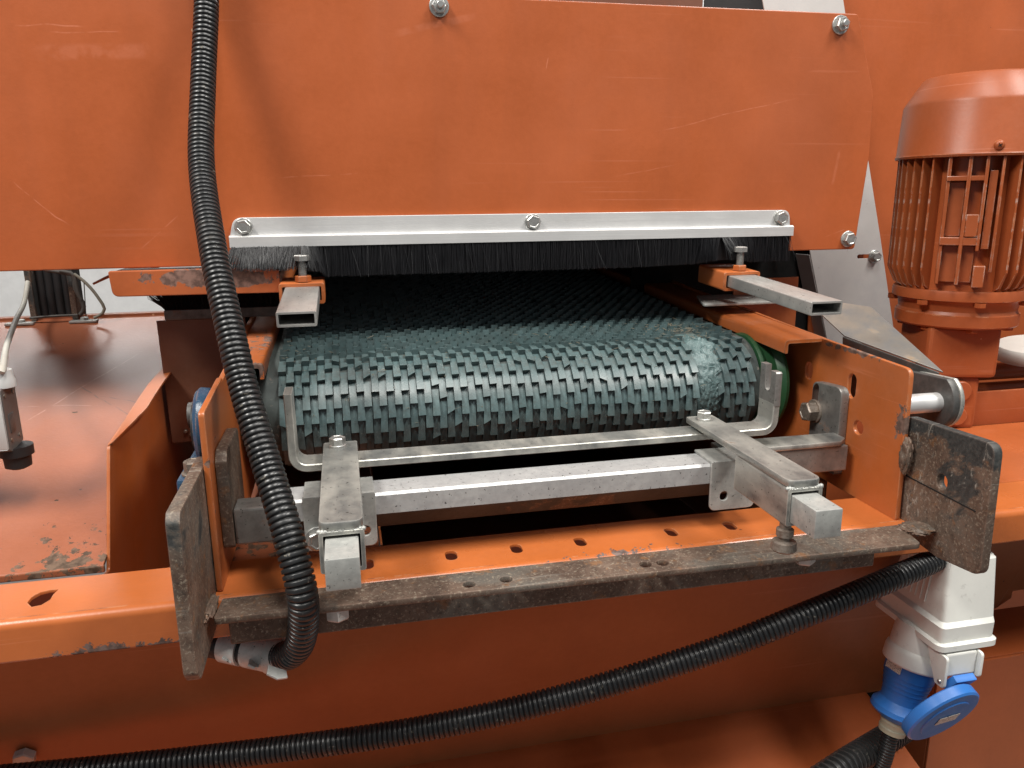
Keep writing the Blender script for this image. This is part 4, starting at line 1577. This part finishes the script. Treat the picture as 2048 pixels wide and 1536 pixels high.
sheet4("folded_edge", [(e_[0].x, ysg + .0022, e_[0].z), (e_[1].x, ysg + .0022, e_[1].z), (e_[1].x - .004, ysg + .03, e_[1].z), (e_[0].x - .004, ysg + .03, e_[0].z)], .002, M['sheet'], strip)

gd = thing("deflector_guard", "bent grey deflector sheet beside the right side plate", "guard", (.52, -.1, -.15))
A, B = at(1884, 742, X=.530), at(1742, 614, X=.530)
C_, D_ = at(1602, 622, X=.480), at(1690, 671, X=.480)
sheet4("deflector_top", [D_, A, B, C_], .0016, M['guard'], gd)
A2, A3, D2 = at(1870, 765, X=.528), at(1846, 768, X=.520), at(1688, 700, X=.478)
sheet4("front_fold", [D_ + Vector((0, .002, -.0018)), A + Vector((-.001, .002, -.0018)), A2 + Vector((0, .004, -.003)), A3 + Vector((0, .004, -.006)), D2 + Vector((0, .004, -.012))], .0016, M['dark_steel'], gd)  # same bent sheet, coloured darker here for the shade on the fold
ph = at(1861, 745, X=.5265)

link = thing("link_plate", "dark rounded link plate with a bright steel shaft beside the side plate", "link", (.51, -.22, -.18))
cl_ = at(1868, 800, X=.512)
lk = [(cl_.y - .022 * math.sin(math.radians(a)), cl_.z - .024 * math.cos(math.radians(a))) for a in range(0, 151, 10)] + [(-.08, -.168), (-.08, -.205)]
plate_x("lever", lk, .5120, .0070, M['dark_steel'], link, bevel=.001)
link_mesh("bright_edge", plate_mesh("bright_edge", [Vector((p[0] - .0004, p[1])) for p in lk], (), .0042, (.5234, 0, 0), (0, 1, 0), (0, 0, 1), .0012), M['galv'], link)
sc_ = at(1850, 806, X=.500)
link_mesh("shaft", lathe_mesh("shaft", [(0, 0), (0, .0088), (.0465, .0088), (.0465, 0)], (.4655, sc_.y, sc_.z), (1, 0, 0), 32), M['alu'], link)

# motor --------------------------------------------------------------
MX, MY = .732, 0.0
motor = thing("gear_motor", "upright orange painted electric gear motor with cooling fins at the right", "electric motor", (MX, MY - .03, -.278))
ax = (0, 0, 1)
cap_prof = [(.0400, .0820), (.0402, .0842), (.0425, .0850), (.0445, .0838), (.0985, .0812), (.1025, .0795), (.1275, .0640), (.1298, .0615), (.1305, .055), (.1305, 0)]
link_mesh("fan_cowl", lathe_mesh("fan_cowl", [(.040, 0)] + cap_prof, (MX, MY, 0), ax, 72, 30), M['orange_gloss'], motor)
link_mesh("core", lathe_mesh("core", [(-.116, 0), (-.116, .0640), (.041, .0640), (.041, 0)], (MX, MY, 0), ax, 56), M['orange'], motor)
NF = 40


def fin_mesh():
    pts = [(.0630, .042), (.0808, .042), (.0808, -.086), (.0725, -.104), (.0630, -.110)]
    V, Fc = [], []
    for s in (-1, 1):
        for r, z in pts:
            hw = .0019 - .0009 * (r - .0630) / .018
            V.append((r, s * hw, z))
    n = len(pts)
    for k in range(n):
        Fc.append((k, (k + 1) % n, (k + 1) % n + n, k + n))
    Fc += [tuple(range(n - 1, -1, -1)), tuple(range(n, 2 * n))]
    me = bpy.data.meshes.new("cooling_fin")
    me.from_pydata(V, [], Fc)
    bm = bmesh.new()
    bm.from_mesh(me)
    bmesh.ops.recalc_face_normals(bm, faces=bm.faces)
    bm.to_mesh(me)
    bm.free()
    me.materials.append(M['orange_motor'])
    return me


M['orange_motor'] = paint("motor_orange_paint", (.325, .077, .021), .34, edge=.55, scratch=.2, chip_col=(.62, .58, .52))
fm = fin_mesh()
pad_a = math.atan2(-.8, -.732) + math.radians(2)    # direction of the cast pads, towards the camera
for k in range(NF):
    a = 2 * math.pi * k / NF
    da = (a - pad_a + math.pi) % (2 * math.pi) - math.pi
    if abs(da) < .40:
        continue
    f = link_mesh("cooling_fin", fm, M['orange_motor'], motor, loc=(MX, MY, 0))
    f.rotation_euler = (0, 0, a)
pd = Matrix.Translation((MX, MY, 0)) @ Matrix.Rotation(pad_a, 4, 'Z')


def pad(name, t0, t1, z0, z1, r0=.060, r1=.0800, bev=.0010):
    box(name, r0, r1, t0, t1, z0, z1, M['orange_motor'], motor, bev, M=pd)


pad("cast_rib", -.0275, -.0235, -.100, .041, r1=.0770)
pad("cast_rib", -.0080, -.0040, -.100, .041)
pad("cast_rib", .0085, .0120, -.062, .041)
pad("cast_rib", .0240, .0270, -.085, .041, r1=.0770)
pad("cast_bridge", -.0275, .0120, .014, .0195, r1=.0790)
pad("cast_bridge", -.0275, .0120, -.056, -.047, r1=.0790)
pad("cast_boss", -.0040, .0085, -.0465, -.022)
pad("cast_boss", .0090, .0205, -.102, -.078, r1=.0815)
pad("cast_pad", -.0235, -.0080, -.0465, .0135, r1=.0690)
pad("cast_pad", -.0235, .0085, -.098, -.0565, r1=.0680)
pad("cast_pad", .0135, .0215, -.06, .025, r1=.0730)
qd = Vector((math.cos(pad_a + .22), math.sin(pad_a + .22), 0))
link_mesh("cowl_screw", lathe_mesh("cowl_screw", [(0, 0), (0, .0055), (.0015, .0050), (.003, .003), (.0033, 0)], Vector((MX, MY, .0505)) + qd * .0832, qd, 18), M['orange_gloss'], motor)
for rot in (0, math.pi / 2):
    box("screw_cross", -.0022, .0022, -.0004, .0004, -.0002, .0003, M['void'], motor, 0, M=Matrix.Translation(Vector((MX, MY, .0505)) + qd * .0866) @ frame_from(qd) @ Matrix.Rotation(rot + .6, 4, 'Z'))
flp = [(-.1085, 0), (-.1085, .0715), (-.112, .0725), (-.120, .0725), (-.121, .0690), (-.1255, .0655), (-.1335, .0640), (-.137, .0655), (-.1375, .0672), (-.1505, .0672), (-.1525, .0655), (-.1525, 0)]
link_mesh("end_flange", lathe_mesh("end_flange", [(-h, r) for h, r in flp], (MX, MY, 0), (0, 0, -1), 64, 30), M['orange_gloss'], motor)
for a in (pad_a + .30, pad_a - .55, pad_a + 1.3, pad_a - 1.5):
    q = Vector((MX + .056 * math.cos(a), MY + .056 * math.sin(a), -.1523))
    bolt(motor, q, (0, 0, -1), M['orange_gloss'], af=.012, hh=.005, wr=0, wt=0, spin=a)
    q = Vector((MX + .0705 * math.cos(a), MY + .0705 * math.sin(a), -.1205))
    bolt(motor, q, (0, 0, -1), M['orange_gloss'], af=.011, hh=.006, wr=0, wt=0, spin=a, name="flange_nut")
# gearbox below
GM = Matrix.Translation((MX - .010, MY - .004, 0)) @ Matrix.Rotation(math.radians(-15), 4, 'Z')
box("gear_case", -.042, .042, -.040, .037, -.214, -.1515, M['orange_gloss'], motor, .005, M=GM)
box("gear_case_lower", -.028, .028, -.034, .034, -.279, -.2135, M['orange_gloss'], motor, .006, M=GM)
for zc_, rr in ((-.231, .0125), (-.262, .0110)):
    p = GM @ Vector((.004, -.0338, zc_))
    link_mesh("cast_boss", lathe_mesh("cast_boss", [(0, 0), (0, rr + .001), (.004, rr), (.0048, rr - .001), (.005, 0)], p, GM.to_3x3() @ Vector((0, -1, 0)), 32), M['orange_gloss'], motor)
p = at(1795, 660, Y=.0)
link_mesh("output_flange", lathe_mesh("output_flange", [(0, 0), (0, .046), (.006, .048), (.012, .046), (.014, .030), (.05, .028), (.05, 0)], (p.x - .002, .020, p.z - .050), (1, 0, 0), 48), M['orange_gloss'], motor)

# table, pipes, cable and hand wheel right of the motor
tab = thing("gearbox_table", "glossy orange shelf that carries the gear motor", "shelf", (.8, -.15, -.28))
box("shelf_plate", .4700, 1.3, -.2040, -.035, -.2815, -.2778, M['orange_shelf'], tab, .001)
box("rear_upstand", .4700, 1.3, -.0345, -.030, -.2815, -.2350, M['orange_gloss'], tab, .002)
pipes = thing("guard_rail", "pair of orange round rails behind the gear motor", "rail", (.95, .06, -.2))
for q, yy, rr in (((2000, 742), .06, .0115), ((2000, 778), .06, .0105)):
    p = at(q[0], q[1], Y=yy)
    tube("rail_tube", [(.76, yy, p.z + .001), (.95, yy, p.z), (1.3, yy, p.z)], rr, M['orange_gloss'], pipes, 24)
pc = at(2000, 800, Y=.045)
o = tube("black_cable", [(.74, .045, pc.z - .001), (.9, .045, pc.z), (1.3, .045, pc.z)], .0062, M['hose'], None, 16)
tag(o, "dark cable running under the orange rails at the right edge", "cable")
hw = thing("hand_wheel", "white painted wheel rim cut off by the right edge", "hand wheel", tuple(at(2066, 690, Y=.02)))
cw = at(2075, 688, Y=.02)
link_mesh("rim", lathe_mesh("rim", [(0, .030), (0, .046), (-.004, .0495), (-.012, .0505), (-.018, .048), (-.018, .0), (-.004, 0), (-.004, .028)], cw, (-.12, -.05, 1), 56, 40), M['white_plastic'], hw)
link_mesh("hub", lathe_mesh("hub", [(.0, 0), (.0, .010), (.004, .009), (.004, 0)], cw - Vector((0, 0, .004)), (-.12, -.05, 1), 20), M['dark_steel'], hw)

# ================================================================== HOSES
hp_ = [(-.101, -.016, .245), (-.1035, -.019, .205), (-.104, -.021, .173), (-.109, -.052, .100), (-.110, -.097, .030), (-.098, -.160, -.036), (-.0865, -.199, -.086), (-.0755, -.229, -.134),
       (-.0610, -.261, -.181), (-.0485, -.291, -.219), (-.0405, -.3085, -.255), tuple(at(607, 1240, Y=-.303)), tuple(at(600, 1285, Y=-.293)), tuple(at(580, 1309, Y=-.280)), tuple(at(556, 1311, Y=-.266)), tuple(at(540, 1308, Y=-.257))]
o = link_mesh("corrugated_hose", hose_mesh("corrugated_hose", hp_, .0106, .0088, .00435), M['hose'])
tag(o, "thick black corrugated hose hanging down in front of the left side", "hose")
hp2 = [(.60, -.222, -.300), (.560, -.236, -.312), (.522, -.250, -.323), (.455, -.268, -.3290), (.361, -.277, -.3485), (.276, -.268, -.3780), (.149, -.250, -.4140), (.024, -.229, -.4390), (-.123, -.203, -.4555), (-.270, -.190, -.4570), (-.42, -.18, -.4530)]
o = link_mesh("corrugated_hose", hose_mesh("long_corrugated_hose", hp2, .0106, .0088, .0043), M['hose'])
tag(o, "long black corrugated hose sagging across the shaded lower panel", "hose")

# conduit clips holding the hose end
cp = thing("conduit_clip", "galvanised conduit coupling and saddle clips under the left end plate", "pipe clip", (-.08, -.235, -.33))
e0 = Vector(hp_[-1])
d_ = (Vector(hp_[-1]) - Vector(hp_[-2])).normalized()
d_ = Vector((-.88, .47, .02)).normalized()
e0 = at(552, 1310, Y=-.263)
link_mesh("coupling", lathe_mesh("coupling", [(0, .0112), (0, .0138), (.010, .0140), (.011, .0132), (.030, .0128), (.031, .0108), (.031, 0)], e0 - d_ * .006, d_, 36, 30), M['zinc'], cp)
link_mesh("pipe_end", lathe_mesh("pipe_end", [(0, 0), (0, .0108), (.05, .0108), (.05, 0)], e0 + d_ * .024, d_, 30), M['black'], cp)
link_mesh("pipe_sleeve", lathe_mesh("pipe_sleeve", [(0, .0110), (0, .0128), (.016, .0124), (.016, 0)], e0 + d_ * .0285, d_, 32), M['zinc'], cp)
for (qx, qy, qw, qh, qY) in ((556, 1347, 20, 13, -.290), (463, 1316, 17, 11, -.250), (508, 1330, 10, 8, -.268)):
    e_ = [at(qx - qw, qy - qh, Y=qY), at(qx + qw * .7, qy - qh * .2, Y=qY), at(qx + qw, qy + qh * .3, Y=qY - .006), at(qx - qw * .1, qy + qh, Y=qY - .009), at(qx - qw, qy - qh * .1, Y=qY - .008)]
    n_ = (e_[1] - e_[0]).cross(e_[3] - e_[0]).normalized()
    e_ = [q - n_ * (q - e_[0]).dot(n_) for q in e_]
    sheet4("clip_ear", e_, .0018, M['zinc'], cp)
p = at(585, 1292, Y=-.20)
box("clip_tab", p.x - .013, p.x + .010, -.2075, -.2055, p.z - .008, p.z + .010, M['galv_dull'], cp, .0006)
p = at(385, 1285, Y=-.23)
box("clip_tab", p.x - .006, p.x + .008, -.236, -.233, p.z - .008, p.z + .007, M['galv_dull'], cp, .0006)

# ================================================================== SOCKET, PLUG AND LID
so = thing("power_socket", "white angled plastic power inlet housing with blue flip lid", "power socket", (.53, -.25, -.40))
zr = -.398
r0 = at(1880, 1303, Z=zr)
rx1 = at(2000, 1283, Y=r0.y).x
rdy = .092
# rim and body: stacked rounded rectangles (x0, x1, y0, y1, z, radius)


def rr_loop(x0, x1, y0, y1, z, r):
    pts = rounded([(x0, y0), (x1, y0), (x1, y1), (x0, y1)], r)
    return [(p[0], p[1], z) for p in pts]


def loft_mesh(name, loops, angle=30, caps=True):
    V, Fc = [], []
    for L in loops:
        V += L
    n = len(loops[0])
    for i in range(len(loops) - 1):
        for k in range(n):
            a, b = i * n + k, i * n + (k + 1) % n
            Fc.append((a, b, b + n, a + n))
    if caps:
        Fc += [tuple(range(n - 1, -1, -1)), tuple(range((len(loops) - 1) * n, len(loops) * n))]
    me = bpy.data.meshes.new(name)
    me.from_pydata(V, [], Fc)
    bm = bmesh.new()
    bm.from_mesh(me)
    bmesh.ops.recalc_face_normals(bm, faces=bm.faces)
    bm.to_mesh(me)
    bm.free()
    finish(me, angle)
    return me


X0, X1, Y0, Y1 = r0.x, rx1, r0.y, r0.y + rdy
link_mesh("rim", loft_mesh("rim", [rr_loop(X0 + .002, X1 - .002, Y0 + .002, Y1 - .002, zr - .004, .008), rr_loop(X0, X1, Y0, Y1, zr - .0025, .009), rr_loop(X0, X1, Y0, Y1, zr + .003, .009),
                                    rr_loop(X0 + .003, X1 - .003, Y0 + .003, Y1 - .003, zr + .0045, .008)]), M['white_plastic'], so)
link_mesh("housing", loft_mesh("housing", [rr_loop(X0 + .0035, X1 - .0035, Y0 + .0035, Y1 - .004, zr + .004, .005), rr_loop(X0 + .0035, X1 - .003, Y0 + .0035, Y1 - .004, zr + .019, .005),
                                            rr_loop(X0 + .0075, X1 - .001, Y0 + .0075, Y1 - .008, zr + .0225, .005), rr_loop(X0 + .015, X1 + .004, Y0 + .018, Y1 - .018, zr + .075, .006), rr_loop(X0 + .018, X1 + .003, Y0 + .021, Y1 - .021, zr + .0775, .006)], 24), M['white_plastic'], so)
for k in range(6):
    t = k / 5
    yk = Y0 + .024 + .0062 * k
    a = Vector((X0 + .0078, yk + .010, zr + .030))
    b = Vector((X0 + .0132, yk + .010, zr + .066))
    me = sweep_mesh("grip_rib", [a, a.lerp(b, .5), b], [.0007, .0009, .0007], 6)
    finish(me, 60)
    link_mesh("grip_rib", me, M['white_plastic'], so)
xt_, yt2 = (X0 + X1) / 2 + .014, (Y0 + Y1) / 2 - .004
link_mesh("cable_gland", lathe_mesh("cable_gland", [(0, .0), (0, .016), (.008, .016), (.010, .012), (.05, .012)], (xt_, yt2, zr + .0770), (.15, .05, 1), 28), M['black'], so)

pc0 = Vector((.5215, -.2395, -.4005))
pc1 = Vector((.4995, -.2450, -.4880))
pa = (pc1 - pc0).normalized()
plen = (pc1 - pc0).length
link_mesh("collar", lathe_mesh("collar", [(-.001, 0), (-.001, .0236), (.022, .0245), (.0238, .0258), (.027, .0268), (.0375, .0270), (.039, .0260), (.039, 0)], pc0, pa, 56, 30), M['white_plastic'], so)
# hinge ear of the lid
hx0, hx1 = at(1897, 1300, Y=Y0 + .002).x, at(1950, 1300, Y=Y0 + .002).x
zh0, zh1 = at(1920, 1300, Y=Y0 - .001).z, at(1900, 1370, Y=Y0 - .001).z
box("hinge_block", hx0 - .003, hx1 + .001, Y0 - .0005, Y0 + .018, zh1 + .008, zr - .0045, M['white_plastic'], so, .002)
plate_x("hinge_ear", [(Y0 - .004, zh1), (Y0 + .006, zh1), (Y0 + .020, zr - .005), (Y0 - .004, zr - .006)], hx0 - .0065, .003, M['white_plastic'], so, r=.003)
plate_x("hinge_ear", [(Y0 - .004, zh1 + .006), (Y0 + .006, zh1 + .006), (Y0 + .020, zr - .005), (Y0 - .004, zr - .006)], hx1 + .0015, .003, M['white_plastic'], so, r=.003)
link_mesh("hinge_pin", lathe_mesh("hinge_pin", [(0, 0), (0, .0022), (.0012, .0018), (.0014, 0)], (hx0 - .0065, Y0 + .0005, zh1 + .0045), (-1, 0, 0), 16), M['bolt'], so)
# blue lid
ncam = Vector((.311, .60, -.736)).normalized()
nl = (RIGHT * ncam.x + DOWN * ncam.y + FWD * ncam.z).normalized()
lc = at(1889, 1436, Y=Y0 - .012)
lid_r = .0365
lidm = lathe_mesh("lid", [(-.0105, 0), (-.0105, lid_r - .001), (-.0095, lid_r), (-.0015, lid_r), (0, lid_r - .0018), (.0002, lid_r * .68), (.0012, lid_r * .665), (.0012, 0)], lc, nl, 64, 28)
link_mesh("lid", lidm, M['blue_plastic'], so)
lid_arm = [Vector(((hx0 + hx1) / 2, Y0 - .002, zh1 + .010)), lc - nl * .006 + (Vector(((hx0 + hx1) / 2, Y0, zh1)) - lc).normalized() * lid_r * .86]
dv = (lid_arm[1] - lid_arm[0])
sheet4("lid_arm", [lid_arm[0] + Vector((-.0098, 0, 0)), lid_arm[0] + Vector((.0098, 0, 0)), lid_arm[1] + Vector((.0105, 0, 0)), lid_arm[1] + Vector((-.0105, 0, 0))], .007, M['blue_plastic'], so, bevel=.0008)
su = nl.cross(Vector((0, 0, 1))).normalized()
sv = nl.cross(su)
sc2 = lc + nl * .0020 + su * -.002
sheet4("sticker", [sc2 - su * .012 - sv * .005, sc2 + su * .012 - sv * .005, sc2 + su * .012 + sv * .005, sc2 - su * .012 + sv * .005], .0005, M['sticker'], so, bevel=.00005)
for ch in so.children:
    if ch.name.startswith("sticker"):
        v_ = (ch.data.vertices[0].co - lc).dot(nl)
# plug
pg = thing("power_plug", "blue ribbed power plug pushed up into the white inlet", "plug", tuple(pc1))
prof = [(.0200, 0), (.0200, .0225), (.034, .0228), (.042, .0225), (.058, .0190), (.066, .0185), (.069, .0205), (.0725, .0245), (.0765, .0252), (.0790, .0225), (.084, .0130), (.084, 0)]
k_ = plen / .078
link_mesh("plug_body", lathe_mesh("plug_body", [(h * k_, r) for h, r in prof], pc0, pa, 56, 30), M['blue_plastic'], pg)
for h in (.044, .0480, .052, .056, .060):
    rr = .0222 - (h - .042) * .0034 / .016
    link_mesh("grip_ring", lathe_mesh("grip_ring", [(-.0004, rr - .0006), (-.0003, rr + .0007), (.0003, rr + .0007), (.0004, rr - .0006)], pc0 + pa * h * k_, pa, 48, 60), M['blue_plastic'], pg)
link_mesh("gland_nut", lathe_mesh("gland_nut", [(0, 0), (0, .0128), (.004, .0128), (.005, .0122), (.009, .0120), (.010, .0126), (.0145, .0120), (.0145, 0)], pc0 + pa * .0832 * k_, pa, 32, 30), M['cream'], pg)
stn = (EYE - (pc0 + pa * .03 * k_))
stn = (stn - pa * stn.dot(pa)).normalized()
side = pa.cross(stn).normalized()
dirs = (stn * .80 + side * -.60).normalized() if (side.x > 0) else (stn * .80 + side * .60).normalized()
tng = pa.cross(dirs).normalized()
c_ = pc0 + pa * .0365 * k_ + dirs * .0229
sheet4("sticker", [c_ - tng * .0085 - pa * .0045, c_ + tng * .0085 - pa * .0045, c_ + tng * .0085 + pa * .0045, c_ - tng * .0085 + pa * .0045], .0006, M['sticker'], pg, bevel=.00005)
p0 = pc0 + pa * (.0832 * k_ + .012)
cpts = [p0 - pa * .004, p0 + pa * .012, p0 + pa * .028 + Vector((.001, 0, 0)), p0 + pa * .06 + Vector((.004, .004, 0)), p0 + pa * .12 + Vector((.008, .01, 0))]
o = link_mesh("plug_hose", hose_mesh("plug_hose", cpts, .0076, .0065, .0030, 20), M['hose'])
tag(o, "thin black ribbed hose hanging from the blue plug", "hose")
# coarse spiral hose and a near-black sheet for the shade in the opening
sp_ = [at(p[0], p[1], Y=yy) for p, yy in (((1600, 1590), -.27), ((1690, 1530), -.25), ((1760, 1486), -.215), ((1820, 1448), -.175), ((1850, 1428), -.155))]
pts = spline(sp_, .0005)
prof = [.0140 if (i % 14) < 4 else .0108 for i in range(len(pts))]
me = sweep_mesh("spiral_hose", pts, prof, 22)
finish(me, 60)
o = link_mesh("spiral_hose", me, M['spiral'])
tag(o, "wide dark spiral hose behind the blue plug at the bottom edge", "hose")
od = thing("opening_shade_sheet", "near-black sheet standing for the shade in the opening left of the lower right cabinet", "machine panel", (.55, -.12, -.6))
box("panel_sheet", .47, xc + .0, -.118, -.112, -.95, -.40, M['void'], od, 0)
